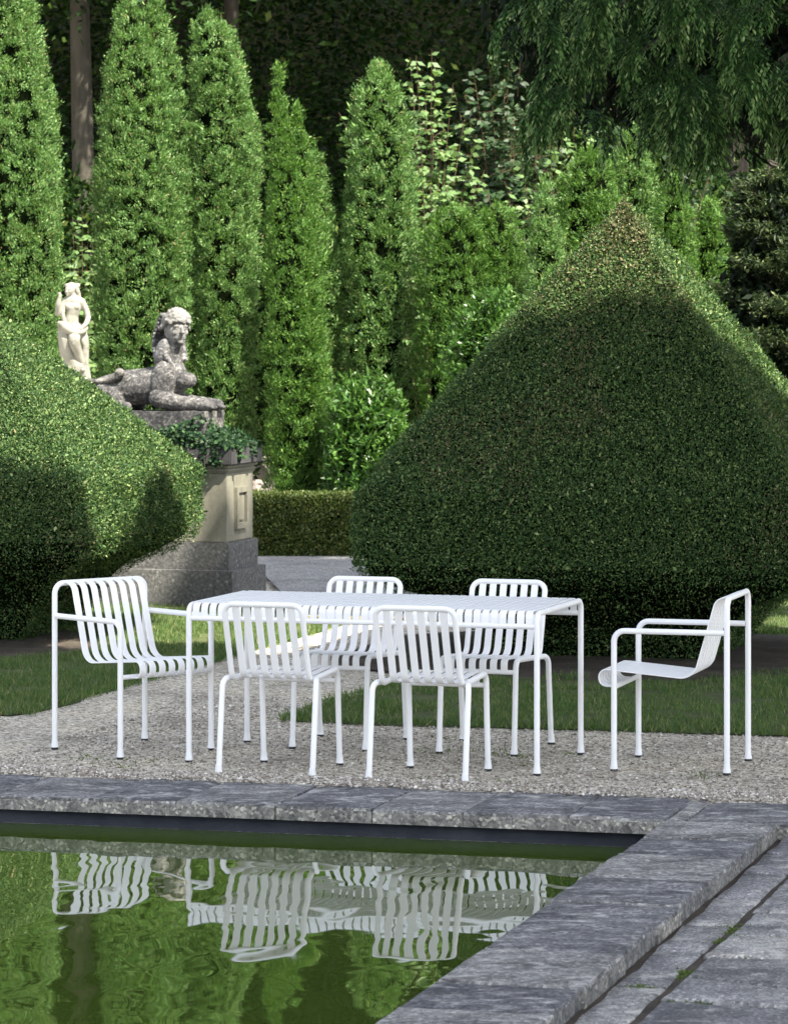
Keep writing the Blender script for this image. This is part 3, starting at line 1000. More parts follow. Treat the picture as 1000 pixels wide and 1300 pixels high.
# ------------------------------------------------------------------ arborvitae columns
def spire_surface(out, d, n, lump=.05, seed=0, depth=1.0):
    """points and outward normals on a lumpy upright crown given its outline in the photo at distance d"""
    o = np.array(out, float)
    zz = H - (o[:, 0] - 406) / 4530 * d
    cx = ((o[:, 1] + o[:, 2]) / 2 - 500) / 4530 * d
    rr_ = np.maximum((o[:, 2] - o[:, 1]) / 2 / 4530 * d * .93 - .012, .012)
    zs = np.linspace(max(zz.min(), 0.03), zz.max(), 400)
    order = np.argsort(zz)
    rz = np.interp(zs, zz[order], rr_[order]); cz = np.interp(zs, zz[order], cx[order])
    w = rz + .06
    k = rng.choice(400, n, p=w / w.sum())
    z = zs[k] + rng.uniform(-.5, .5, n) * (zs[1] - zs[0])
    th = rng.uniform(0, 2 * math.pi, n)
    # fewer points on the far side
    th = np.where((np.sin(th) > .25) & (rng.random(n) < .6), -th, th)
    r = rz[k]
    Nn = np.stack([np.cos(th), np.sin(th), np.zeros(n)], 1)
    q = np.stack([cz[k] + np.cos(th) * r, d + np.sin(th) * r * depth, z], 1)
    l = vnoise(q, 3.0, seed) * .9 + vnoise(q, 7.0, seed + 1) * .6
    P = q + Nn * (l * lump * np.minimum(1, r / .25))[:, None]
    return P, Nn, (zs, rz, cz)


def lathe_core(g_, prof, d, s=.80, mi=1, depth=1.0, n=12):
    zs, rz, cz = prof
    ks = np.linspace(0, len(zs) - 1, 26).astype(int)
    v, q = [], []
    for k in ks:
        for i in range(n):
            t = 2 * math.pi * i / n
            r = max(rz[k] * s - .03, .004)
            v.append((cz[k] + math.cos(t) * r, d + math.sin(t) * r * depth, zs[k] if k < len(zs) - 1 else zs[k] - .08))
    for a_ in range(len(ks) - 1):
        for i in range(n):
            j = (i + 1) % n
            q.append([a_ * n + i, a_ * n + j, a_ * n + n + j, a_ * n + n + i])
    g_.solid(v, q, mi)


def clump_kites(g_, P, N, per, spread, ln, wd, up=.9, outw=.6, rnd=.6, mi=0):
    n = len(P)
    Q_ = np.repeat(P, per, 0) + rng.normal(size=(n * per, 3)) * spread
    NN = np.repeat(N, per, 0)
    # each clump leans its own way
    lean = np.repeat(rng.normal(size=(n, 3)) * .45, per, 0)
    A = unit(NN * outw + np.array([0, 0, up]) + lean + rng.normal(size=Q_.shape) * rnd)
    L_ = rng.uniform(*ln, len(Q_))
    W_ = L_ * rng.uniform(*wd, len(Q_))
    g_.kites(Q_, A, unit(NN * .7 + rng.normal(size=Q_.shape) * .7), L_, W_, mi)


def column(label, d, spires, mat='arbor', dens=240, per=46, lump=.05, name='arborvitae', cat='conifer', group=None, seed=0):
    o0 = np.array(spires[0])
    base = np.array([((o0[-1][1] + o0[-1][2]) / 2 - 500) / 4530 * d, d, 0.0])
    root = thing(name, label, cat, tuple(base), 0, group)
    g_ = Geo()
    for k, sp in enumerate(spires):
        dd = d + k * .12
        o = np.array(sp, float)
        area = 0
        for i in range(len(o) - 1):
            area += (o[i + 1, 0] - o[i, 0]) / 4530 * dd * math.pi * (o[i, 2] - o[i, 1] + o[i + 1, 2] - o[i + 1, 1]) / 2 / 4530 * dd
        n = int(area * dens * .8)
        P, N, prof = spire_surface(sp, dd, n, lump, seed * 7 + k)
        P = P + N * (rng.normal(size=len(P)) * .016)[:, None]
        clump_kites(g_, P, N, per, .021, (.017, .040), (.20, .34), up=.95, outw=.65, rnd=.42)
        # twig tips that break the outline
        P2, N2, _ = spire_surface(sp, dd, int(n * .07), lump, seed * 7 + k)
        clump_kites(g_, P2 + N2 * .03, N2, 7, .012, (.035, .075), (.18, .28), up=1.2, outw=.6, rnd=.3)
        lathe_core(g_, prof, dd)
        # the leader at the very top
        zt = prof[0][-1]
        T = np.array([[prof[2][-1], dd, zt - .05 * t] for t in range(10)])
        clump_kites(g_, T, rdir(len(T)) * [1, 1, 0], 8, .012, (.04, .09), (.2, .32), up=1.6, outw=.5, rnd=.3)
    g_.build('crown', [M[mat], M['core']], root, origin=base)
    bm_ = bmesh.new()
    sweep(bm_, [Vector((0, 0, -.05)), Vector((0, 0, .5)), Vector((0, 0, 1.2))], .1, 8, radii=[.11, .08, .06])
    mesh_bm('trunk', bm_, M['bark'], root)
    return root


GA_ = 'tall arborvitae columns in a row'
column('tallest broad arborvitae column at the left edge of the row, its top out of sight', 33.2,
       [[(-150, 8, 12), (-100, -20, 35), (0, -45, 47), (60, -52, 56), (150, -58, 72), (250, -62, 80), (400, -62, 80), (690, -55, 72)]], group=GA_, seed=1)
column('broad arborvitae column with two blunt tops, behind the marble woman and the sphinx', 33.4,
       [[(-14, 163, 167), (10, 150, 178), (60, 136, 200), (150, 122, 225), (300, 117, 240), (500, 118, 240), (690, 125, 235)],
        [(-6, 195, 199), (15, 186, 208), (50, 178, 219), (90, 173, 232), (150, 170, 240), (250, 170, 246), (400, 168, 244), (560, 170, 240), (690, 175, 230)]], group=GA_, seed=2)
column('arborvitae column right behind the sphinx head with a flat-topped crown', 33.6,
       [[(12, 262, 264), (25, 250, 276), (60, 243, 298), (150, 240, 318), (300, 243, 325), (500, 248, 320), (690, 250, 315)],
        [(32, 284, 288), (45, 272, 302), (80, 262, 308), (130, 262, 322), (180, 262, 334), (250, 262, 331), (400, 262, 326), (550, 262, 322), (690, 262, 315)]], group=GA_, seed=3)
column('yellow-green arborvitae with two thin pointed tips above the low box hedge', 32.0,
       [[(85, 353, 355), (105, 348, 359), (140, 346, 363), (180, 342, 368), (240, 340, 385), (330, 334, 400), (450, 336, 410), (560, 338, 415), (640, 338, 418), (700, 345, 412)],
        [(135, 376, 378), (155, 370, 384), (200, 362, 396), (260, 355, 405), (350, 350, 415), (450, 345, 418), (640, 345, 418), (700, 350, 412)]],
       'arbor_deep', 240, 46, .07, group=GA_, seed=4)
column('round-shouldered arborvitae tucked behind the two-tipped one', 33.0,
       [[(192, 396, 402), (212, 388, 412), (240, 380, 420), (300, 372, 429), (420, 370, 431), (560, 370, 425), (690, 375, 415)]], group=GA_, seed=5)
column('arborvitae column with a rounded bullet top, standing alone in the middle of the row', 33.0,
       [[(80, 480, 486), (95, 465, 503), (120, 451, 515), (180, 441, 524), (250, 434, 528), (330, 431, 528), (450, 431, 528), (530, 435, 526), (690, 440, 520)]], group=GA_, seed=6)
column('low broad clipped arborvitae with two rounded humps left of the big pyramid', 32.6,
       [[(262, 572, 582), (275, 550, 605), (300, 535, 622), (360, 527, 632), (450, 528, 632), (600, 530, 632), (690, 535, 630)],
        [(257, 624, 634), (270, 608, 652), (300, 595, 664), (350, 588, 670), (450, 588, 668), (690, 595, 660)]], 'arbor_deep', 240, 46, .05, seed=7)
column('narrow cone-shaped young arborvitae just left of the pyramid hedge slope', 31.0,
       [[(230, 688, 692), (255, 680, 702), (300, 671, 717), (350, 668, 724), (420, 668, 726), (690, 675, 720)]], seed=8)
column('stout arborvitae with a wide flat top behind the pyramid hedge tip', 31.9,
       [[(188, 742, 756), (200, 722, 772), (230, 708, 785), (300, 703, 792), (500, 703, 792), (690, 710, 785)]], 'arbor_deep', seed=9)
column('pale slender arborvitae rising right behind the pyramid hedge tip', 32.8,
       [[(160, 802, 806), (175, 788, 818), (220, 775, 832), (280, 770, 840), (400, 770, 840), (690, 775, 835)]], seed=10)
column('short rounded arborvitae right of the pyramid hedge tip', 31.6,
       [[(225, 850, 855), (240, 838, 868), (280, 830, 882), (350, 828, 886), (690, 832, 882)]], 'arbor_deep', seed=11)
column('smallest dim arborvitae beside the spruce boughs on the right', 31.8,
       [[(255, 895, 905), (268, 882, 915), (320, 876, 922), (690, 880, 918)]], 'arbor_deep', seed=12)


# ------------------------------------------------------------------ rounded bushes and the low hedge
def leaf_bush(name, label, cen, rad, mat, n, ln, wd, per=7, lump=.12, group=None, seed=0, base=0.0, stems=True):
    cen = np.asarray(cen, float); rad = np.asarray(rad, float)
    root = thing(name, label, 'bush', (cen[0], cen[1], base), 0, group)
    D = rdir(n)
    D[:, 2] = np.where(D[:, 2] < -.6, -D[:, 2], D[:, 2])
    rr_ = 1 + lump * (vnoise(D * 1.0, 2.2, seed) + .6 * vnoise(D, 5, seed + 1))
    depth = rng.uniform(.62, 1.08, n)
    D = unit(D + rng.normal(size=D.shape) * .02)
    P = cen + D * rad * (rr_ * depth)[:, None]
    P[:, 2] = np.maximum(P[:, 2], base + .03)
    g_ = Geo()
    # a whorl of leaves round each twig tip
    ax = unit(D * .8 + np.array([0, 0, .5]) + rng.normal(size=D.shape) * .35)
    Q_ = np.repeat(P, per, 0); AX = np.repeat(ax, per, 0)
    A = unit(AX * .8 + rng.normal(size=Q_.shape) * .8)
    L_ = rng.uniform(*ln, len(Q_))
    g_.kites(Q_ - AX * rng.uniform(0, .05, len(Q_))[:, None], A, unit(AX + rng.normal(size=Q_.shape) * .8), L_, L_ * rng.uniform(*wd, len(Q_)))
    nu, nv = 12, 8
    v, q = [], []
    for j in range(nv + 1):
        ph = math.pi * j / nv - math.pi / 2
        for i in range(nu):
            t = 2 * math.pi * i / nu
            p_ = cen + rad * .72 * np.array([math.cos(t) * math.cos(ph), math.sin(t) * math.cos(ph), math.sin(ph)])
            p_[2] = max(p_[2], base + .02)
            v.append(p_)
    for j in range(nv):
        for i in range(nu):
            q.append([j * nu + i, j * nu + (i + 1) % nu, (j + 1) * nu + (i + 1) % nu, (j + 1) * nu + i])
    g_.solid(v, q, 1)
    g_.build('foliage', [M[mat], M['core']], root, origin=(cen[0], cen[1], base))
    if stems:
        for k in range(5):
            t = k * 1.3
            bm_ = bmesh.new()
            sweep(bm_, [Vector((.05 * math.cos(t), .05 * math.sin(t), -.03)), Vector((rad[0] * .3 * math.cos(t), rad[0] * .3 * math.sin(t), max(cen[2] - base, .2) * .7))], .018, 6)
            mesh_bm('stem', bm_, M['bark'], root)
    return root


c_ = at(466, 560, 31.6)
leaf_bush('laurel_bush', 'rounded glossy laurel bush between the low hedge and the big pyramid', (c_[0], 31.6, .90), (.40, .42, .60), 'laurel', 2300, (.04, .085), (.26, .38), seed=2, lump=.2)
c_ = at(628, 425, 30.5)
leaf_bush('round_bush', 'small dense round bush touching the left slope of the pyramid hedge', (c_[0], 30.5, 1.75), (.40, .38, .55), 'laurel', 2600, (.03, .06), (.28, .4), seed=5, lump=.16)

d_ = 30.6
x0, x1 = -1.62, .75
root = thing('box_hedge', 'low straight box hedge with a flat sunlit top behind the path', 'hedge', ((x0 + x1) / 2, d_ + .25, 0))
n = 46000
g_ = Geo()
fac = rng.random(n)
xx = rng.uniform(x0, x1, n); zz = rng.uniform(.02, .555, n); yy = rng.uniform(0, .5, n)
top = fac < .40
P = np.where(top[:, None], np.stack([xx, d_ + yy, np.full(n, .552)], 1), np.stack([xx, np.full(n, d_), zz], 1))
side = fac > .93
P[side] = np.stack([np.where(rng.random(side.sum()) < .5, x0, x1), d_ + yy[side], zz[side]], 1)
N = np.where(top[:, None], [0, 0, 1.0], [0, -1.0, 0])
P += N * (vnoise(P, 6, 2) * .02 + rng.normal(size=n) * .010)[:, None]
A = unit(N * .7 + np.array([0, 0, .4]) + rng.normal(size=(n, 3)) * .65)
sz = rng.uniform(.016, .032, n)
g_.kites(P, A, unit(N + rng.normal(size=(n, 3)) * .7), sz, sz * rng.uniform(.5, .7, n))
b0 = (x0 + .02, d_ + .03, .0); b1 = (x1 - .02, d_ + .48, .535)
v = [(x, y, z) for z in (b0[2], b1[2]) for x, y in ((b0[0], b0[1]), (b1[0], b0[1]), (b1[0], b1[1]), (b0[0], b1[1]))]
g_.solid(v, [[0, 3, 2, 1], [4, 5, 6, 7], [0, 1, 5, 4], [1, 2, 6, 5], [2, 3, 7, 6], [3, 0, 4, 7]], 1)
g_.build('foliage', [M['box'], M['hedge_core']], root, origin=((x0 + x1) / 2, d_ + .25, 0))


# ------------------------------------------------------------------ broad-leaved shrubs on thin stems
def stem_shrub(label, base, tips, mat, leaf=(.06, .105), step=.045, bend=.25, side=.22, stemr=.007, name='leafy_shrub', seed=0):
    base = np.asarray(base, float)
    r_ = np.random.default_rng(seed + 50)
    root = thing(name, label, 'shrub', tuple(base))
    g_ = Geo()
    bm_ = bmesh.new()
    LP, LA, LN = [], [], []
    for tip in tips:
        tip = np.asarray(tip, float)
        mid = (base + tip) / 2 + np.array([(tip[0] - base[0]) * -bend, r_.normal() * .1, .18 * np.linalg.norm(tip - base)])
        ts = np.linspace(0, 1, 14)
        pts = [(1 - t) ** 2 * base + 2 * t * (1 - t) * mid + t * t * tip for t in ts]
        sweep(bm_, [Vector(p_ - base) for p_ in pts], stemr, 5, radii=[stemr * (1.25 - t) for t in ts])
        L_ = np.linalg.norm(tip - base)
        for t in np.arange(.35, 1.0, .085 / max(L_, .3) * 1.2):
            p_ = (1 - t) ** 2 * base + 2 * t * (1 - t) * mid + t * t * tip
            sd = r_.normal(size=3) * [1, .7, .25]
            sd /= np.linalg.norm(sd)
            ln = side * (1.15 - t) * r_.uniform(.6, 1.4) * (2.2 if t < .8 else 1.2)
            e = p_ + sd * ln + np.array([0, 0, .12 * ln])
            sweep(bm_, [Vector(p_ - base), Vector((p_ + e) / 2 + [0, 0, .08 * ln] - base), Vector(e - base)], stemr * .45, 4)
            for s_ in np.arange(.15, 1.05, step / ln):
                q = p_ + (e - p_) * min(s_, 1)
                for sgn in (-1, 1):
                    w = np.cross(sd, [0, 0, 1]) * sgn
                    LP.append(q); LA.append(sd * .6 + w * .8 + r_.normal(size=3) * .25 + [0, 0, -.25]); LN.append(np.array([.1, -.75, .7]) + r_.normal(size=3) * .45)
    LP, LA, LN = np.array(LP), unit(np.array(LA)), unit(np.array(LN))
    L_ = r_.uniform(*leaf, len(LP))
    g_.kites(LP, LA, LN, L_, L_ * r_.uniform(.5, .68, len(LP)), belly=.42)
    g_.build('foliage', [M[mat]], root, origin=base)
    mesh_bm('stem', bm_, M['twig'], root)
    return root


def tips_px(lst, d, jit=.3, seed=0):
    r_ = np.random.default_rng(seed)
    return [at(x, y, d + r_.uniform(-jit, jit)) for x, y in lst]


b_ = at(545, 420, 35.0)
stem_shrub('pale-leaved young beech shrub with upright stems right of the bullet-topped column', (b_[0], 35.0, 0.02),
           tips_px([(520, 72), (528, 70), (548, 62), (552, 75), (575, 105), (562, 140), (590, 150), (605, 170), (540, 120), (535, 190), (560, 200), (520, 230), (600, 205), (570, 230), (545, 265), (615, 215), (430, 142), (525, 150)], 35.0, .4, 1), 'pale_leaf', seed=1, side=.16)
b_ = at(640, 420, 36.6)
stem_shrub('wide dull-green shrub in half shade behind the two-humped arborvitae', (b_[0], 36.6, 0.02),
           tips_px([(600, 85), (620, 70), (640, 100), (660, 80), (680, 120), (590, 120), (610, 150), (650, 150), (635, 185), (665, 180), (690, 160), (600, 220), (640, 225), (670, 225), (575, 110), (700, 100), (720, 130), (625, 130), (655, 120), (645, 60)], 36.6, .5, 2), 'dull_leaf', seed=2, side=.26, leaf=(.07, .11))
b_ = at(715, 420, 34.2)
stem_shrub('pale leafy shrub spreading out left of the pyramid hedge tip', (b_[0], 34.2, 0.02),
           tips_px([(695, 135), (712, 140), (730, 132), (745, 150), (720, 165), (705, 175), (660, 205), (640, 230), (680, 215), (612, 232), (665, 240), (690, 200), (745, 175)], 34.2, .3, 3), 'pale_leaf', seed=3, side=.13, bend=.1)
b_ = at(104, 420, 35.6)
stem_shrub('sunlit broad-leaved shrub in the gap behind the marble woman', (b_[0], 35.6, 0.02),
           tips_px([(92, 275), (104, 268), (112, 290), (98, 310), (88, 330), (115, 335), (105, 350), (95, 365), (118, 310)], 35.6, .2, 4), 'pale_leaf', seed=4, side=.12, bend=.05)
b_ = at(835, 420, 34.8)
stem_shrub('shaded shrub with drooping leaf fans between the arborvitae and the spruce', (b_[0], 34.8, 0.02),
           tips_px([(880, 215), (900, 225), (885, 240), (925, 235), (905, 205), (865, 205), (940, 222), (760, 150), (770, 120), (850, 190)], 34.8, .3, 5), 'dull_leaf', seed=5, side=.2)


# ------------------------------------------------------------------ unseen trees right of the pool, crowns shaped to shade the terrace
def inpoly(x, y, poly):
    poly = np.asarray(poly, float)
    r_ = np.zeros(len(x), bool)
    j = len(poly) - 1
    for i in range(len(poly)):
        xi, yi = poly[i]; xj, yj = poly[j]
        c = ((yi > y) != (yj > y)) & (x < (xj - xi) * (y - yi) / (yj - yi + 1e-12) + xi)
        r_ ^= c
        j = i
    return r_


shade, lit = [], []
X_, Y_ = np.meshgrid(np.arange(-4.5, 5.5, .30), np.arange(4.5, 24.5, .30), indexing='ij')
G = np.stack([X_.ravel(), Y_.ravel(), np.zeros(X_.size)], 1) + rng.uniform(-.1, .1, (X_.size, 3)) * [1, 1, 0]
px, py = proj(G)
gl = inpoly(px, py, [(325, 798), (425, 798), (400, 812), (375, 832), (325, 832)]) | inpoly(px, py, [(60, 788), (290, 788), (320, 800), (320, 818), (60, 822)]) | inpoly(px, py, [(955, 760), (1100, 760), (1100, 832), (985, 832)])
gs = (~gl) & (G[:, 1] < 21.9 + vnoise(G, .9, 4) * .3)
shade.append(G[gs]); lit.append(G[gl])
# path beyond the plank
X_, Y_ = np.meshgrid(np.arange(-1.3, .3, .3), np.arange(25.0, 30.3, .3), indexing='ij')
shade.append(np.stack([X_.ravel(), Y_.ravel(), np.zeros(X_.size)], 1))
X_, Z_ = np.meshgrid(np.arange(-1.4, -.2, .2), np.arange(0.05, .32, .12), indexing='ij')
shade.append(np.stack([X_.ravel(), np.full(X_.size, 30.55), Z_.ravel()], 1))
NGROUND = sum(len(a) for a in shade)
# faces of the clipped hedges
RSH = [(380, 1200), (380, 440), (590, 440), (650, 418), (700, 404), (760, 386), (830, 374), (862, 389), (931, 442), (1000, 506), (1120, 600), (1300, 640), (1300, 1200)]
LSH = [(-900, 1200), (-900, 560), (-100, 578), (0, 590), (60, 600), (95, 622), (112, 650), (132, 716), (150, 740), (300, 760), (300, 1200)]
LTR = [(205, 606), (222, 645), (242, 698), (150, 720)]
for h_, fine in ((HR, .12), (HL, .12)):
    pts = []
    for (nx, ny) in ((0, -1), (1, 0)):
        for s_ in np.arange(-.98, .99, fine / h_['hw']):
            tdir = h_['u'] if nx == 0 else h_['v']
            ndir = -h_['v'] if nx == 0 else h_['u']
            for z in np.arange(h_['zb'], h_['ze'], fine):
                pts.append(h_['c'] + tdir * s_ * h_['hw'] + ndir * h_['hw'] + [0, 0, z])
            for t in np.arange(0, 1, fine / 2.0):
                if abs(s_) <= 1 - t:
                    pts.append(h_['c'] + tdir * s_ * h_['hw'] + ndir * h_['hw'] * (1 - t) + [0, 0, h_['ze'] + (h_['za'] - h_['ze']) * t])
    pts = np.array(pts)
    px, py = proj(pts)
    m = inpoly(px, py, RSH) if h_ is HR else (inpoly(px, py, LSH))
    mt = np.zeros(len(m), bool) if h_ is HR else inpoly(px, py, LTR)
    shade.append(pts[m]); lit.append(pts[~m & ~mt])
# arborvitae and statues stay in the sun
X_, Z_ = np.meshgrid(np.arange(-4.6, 2.6, .3), np.arange(.2, 6.2, .3), indexing='ij')
lit.append(np.stack([X_.ravel(), np.full(X_.size, 32.4), Z_.ravel()], 1))
X_, Z_ = np.meshgrid(np.arange(-3.2, -2.4, .15), np.arange(1.6, 2.6, .15), indexing='ij')
lit.append(np.stack([X_.ravel(), np.full(X_.size, 30.8), Z_.ravel()], 1))
X_, Z_ = np.meshgrid(np.arange(-2.5, -.9, .15), np.arange(1.4, 2.3, .15), indexing='ij')
lit.append(np.stack([X_.ravel(), np.full(X_.size, 25.5), Z_.ravel()], 1))
X_, Y_ = np.meshgrid(np.arange(-1.5, .4, .12), np.arange(30.62, 31.1, .12), indexing='ij')
lit.append(np.stack([X_.ravel(), Y_.ravel(), np.full(X_.size, .56)], 1))
lit = np.concatenate(lit)
shade = np.concatenate(shade)


def lift(P, zmin, zmax):
    z = rng.uniform(zmin, zmax, len(P))
    return P + S * ((z - P[:, 2]) / S[2])[:, None]


# keep open every line from a sunlit place to the sun (compare in the plane across the sun's direction)
e1 = unit(np.cross(S, [0, 0, 1.0])[None])[0]; e2 = np.cross(S, e1)
LITP = np.stack([lit @ e1, lit @ e2], 1)


def clearance(P):
    C2 = np.stack([P @ e1, P @ e2], 1)
    out = np.zeros(len(P))
    for i in range(0, len(P), 500):
        out[i:i + 500] = np.sqrt(((C2[i:i + 500, None] - LITP[None]) ** 2).sum(-1).min(1))
    return out


# ------------------------------------------------------------------ hanging conifer sprays
def hanging_spray(g_, root_, direc, length, droop=1.0, shoots=18, ln=.16, kl=.034, kw=.010, rs=None, mi=0):
    """one flat feathery spray that arches out and hangs"""
    r_ = rs or rng
    d0 = unit(np.array(direc, float)[None])[0]
    p = np.array(root_, float)
    ts = np.linspace(0, 1, shoots)
    P, A, T = [], [], []
    sidev = unit(np.cross(d0, [0, 0, 1.0])[None])[0]
    nrm = unit((np.cross(d0, sidev) + r_.normal(size=3) * .2)[None])[0]
    step = length / shoots
    for t in ts:
        dirn = unit((d0 * (1 - t) + np.array([0, 0, -1.0]) * t * droop + r_.normal(size=3) * .05)[None])[0]
        p = p + dirn * step
        for sg in (-1, 1):
            sl = ln * (1.05 - .7 * t) * r_.uniform(.7, 1.25)
            m = max(5, int(sl / (kl * .36)))
            sd = unit((dirn * .8 + sidev * sg * .7 + np.array([0, 0, -.3]) * droop + r_.normal(size=3) * .10)[None])[0]
            cr = np.cross(sd, nrm)
            k = (np.arange(m) + .5) / m
            fall = np.array([0, 0, -1.0]) * (k ** 2)[:, None] * sl * .4 * droop
            q = p + sd * (k * sl)[:, None] + fall
            P.append(q)
            T.append(k)
            alt = np.where(np.arange(m) % 2 == 0, 1, -1)[:, None]
            A.append(sd + cr * alt * .62 + np.array([0, 0, -.55]) * droop * k[:, None] + r_.normal(size=(m, 3)) * .07)
    P = np.concatenate(P); A = unit(np.concatenate(A))
    T = np.concatenate(T)
    N = np.broadcast_to(nrm, P.shape) + r_.normal(size=P.shape) * .22
    L_ = kl * r_.uniform(.75, 1.3, len(P))
    W_ = kw * r_.uniform(.75, 1.25, len(P))
    tip = T > .72
    N = unit(N)
    g_.kites(P[~tip], A[~tip], N[~tip], L_[~tip], W_[~tip], 0, belly=.5)
    g_.kites(P[tip], A[tip], N[tip], L_[tip], W_[tip], 2, belly=.5)


cyb = np.array([6.5, 19.5, 0.0])
cyp = thing('weeping_cypress', 'dark weeping cypress whose drooping boughs hang into the upper right corner', 'conifer', tuple(cyb))
g_ = Geo()
r_ = np.random.default_rng(21)
# lower edge of the hanging mass in the photo
ex = [600, 625, 650, 680, 700, 720, 745, 790, 830, 870, 900, 930, 960, 1000, 1060, 1120]
ey = [-5, 35, 75, 100, 145, 175, 190, 175, 165, 200, 205, 200, 215, 205, 215, 220]
bmb = bmesh.new()
for k in range(215):
    x = r_.uniform(668, 1135)
    lim = np.interp(x, ex, ey)
    d = r_.uniform(16.3, 19.4)
    y = lim - 45 - (r_.random() ** 1.1) * (lim + 260)
    p_ = at(x, y, d)
    if p_[2] > 4.2 and clearance(p_[None])[0] < .6:
        continue
    toward = np.array([-.30 + r_.normal() * .6, -.75 + r_.normal() * .3, -.05])
    hanging_spray(g_, p_, toward, r_.uniform(.30, .48), r_.uniform(.9, 1.5), 18, r_.uniform(.12, .20), kl=.032, kw=.011, rs=r_)
    if k % 6 == 0 and p_[1] > 17.6:
        q = p_ + np.array([.7 + r_.random() * .4, .6, .35])
        sweep(bmb, [Vector(q - cyb), Vector((p_ + q) / 2 + [0, 0, .12] - cyb), Vector(p_ - cyb)], .016, 5)
# the rest of the crown, above and outside the picture: coarser
n = 5200
z = r_.uniform(3.4, 13, n)
rad = np.interp(z, [2.6, 5, 9, 13], [3.3, 2.9, 1.7, .1])
th = r_.uniform(0, 6.283, n)
rr_ = rad * np.sqrt(r_.uniform(.25, 1, n))
P = np.stack([cyb[0] + np.cos(th) * rr_, cyb[1] + np.sin(th) * rr_ * .8, z], 1)
px, py = proj(P)
P = P[(py < -40) | (px > 1130)]
CYP_COARSE = P
# inner boughs, coloured near-black for the shade in the gaps
P = np.stack([r_.uniform(.6, 4.2, 15000), r_.uniform(19.2, 20.6, 15000), r_.uniform(2.9, 5.2, 15000)], 1)
px, py = proj(P)
P = P[(py < np.interp(px, ex, ey) - 45) & (clearance(P) > .30)]
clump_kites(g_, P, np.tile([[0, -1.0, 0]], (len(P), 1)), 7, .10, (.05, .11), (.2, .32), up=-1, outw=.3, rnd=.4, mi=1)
CYG = g_
sweep(bmb, [Vector((0, 0, -.1)), Vector((.05, 0, 3)), Vector((0, .05, 8)), Vector((0, 0, 12.6))], .2, 12, radii=[.30, .22, .12, .02])
mesh_bm('trunk', bmb, M['bark'], cyp)

# spruces in the right background
def spruce(label, base, height, rad, nb, seed, dens=1.0):
    r_ = np.random.default_rng(seed)
    base = np.asarray(base, float)
    root = thing('spruce', label, 'conifer', tuple(base), 0, 'spruces behind the big pyramid')
    g_ = Geo()
    bm_ = bmesh.new()
    for k in range(nb):
        z = height * (.06 + .92 * (k + r_.random()) / nb)
        L_ = rad * (1.02 - z / height) * r_.uniform(.75, 1.15) + .12
        th = r_.uniform(0, 6.283)
        o_ = np.array([math.cos(th), math.sin(th), 0])
        ts = np.linspace(0, 1, 7)
        pts = [base + [0, 0, z] + o_ * L_ * t + np.array([0, 0, L_ * (-.35 * t + .38 * t ** 3)]) for t in ts]
        sweep(bm_, [Vector(p_ - base) for p_ in pts], .012, 5, radii=[.018 * (1.1 - t) for t in ts])
        m = int(150 * L_ * dens)
        t = r_.uniform(.25, 1, m)
        sd = np.cross(o_, [0, 0, 1])
        B_ = np.stack([np.interp(t, ts, [p_[j] for p_ in pts]) for j in range(3)], 1)
        off = r_.normal(size=m) * .11 * (1.15 - t * .6)
        B_ = B_ + sd * off[:, None] + np.array([0, 0, -1.0]) * (np.abs(r_.normal(size=m)) * .07 * (1.2 - t))[:, None]
        A = unit(o_ * .8 + sd * np.sign(off)[:, None] * .5 + np.array([0, 0, .05]) + r_.normal(size=(m, 3)) * .28)
        rep = 5
        Q_ = np.repeat(B_, rep, 0) + r_.normal(size=(m * rep, 3)) * .018
        AA = unit(np.repeat(A, rep, 0) + r_.normal(size=(m * rep, 3)) * .45)
        g_.kites(Q_, AA, unit(r_.normal(size=Q_.shape)), r_.uniform(.035, .075, len(Q_)), r_.uniform(.008, .016, len(Q_)))
    m = 2600
    zz_ = height * r_.uniform(.05, .9, m); th = r_.uniform(0, 6.283, m)
    ri = rad * (1 - zz_ / height) * .55 * np.sqrt(r_.random(m))
    Pi = base + np.stack([np.cos(th) * ri, np.sin(th) * ri, zz_], 1)
    clump_kites(g_, Pi, np.tile([[0, -1.0, 0]], (m, 1)), 5, .08, (.08, .16), (.25, .4), up=-.4, outw=.5, rnd=.8, mi=1)
    g_.build('crown', [M['spruce'], M['deep_shade']], root, origin=base)
    sweep(bm_, [Vector((0, 0, -.1)), Vector((0, 0, height * .5)), Vector((0, 0, height * .97))], .1, 8, radii=[.13, .07, .01])
    mesh_bm('trunk', bm_, M['dark_bark'], root)


spruce('spruce with long arching sunlit boughs right of the pyramid hedge', (3.15, 30.0, 0), 3.5, 1.25, 110, 1, 1.4)
spruce('taller shaded spruce at the far right edge behind the arching boughs', (4.0, 32.6, 0), 5.2, 1.5, 120, 2, 1.4)

# ------------------------------------------------------------------ pedestal, sphinx, ivy, marble woman
PR = -R(16)
pu = np.array([math.cos(PR), math.sin(PR), 0]); pv_ = np.array([-math.sin(PR), math.cos(PR), 0])
D0 = at(287, 600, 25.5); D0[2] = 0
PL, PD = 1.30, .61
pc_ = D0 - pu * PL / 2 + pv_ * PD / 2
ped = thing('stone_pedestal', 'cream stone pedestal with black cap and grey stepped plinth carrying the sphinx', 'pedestal', tuple(pc_), PR)


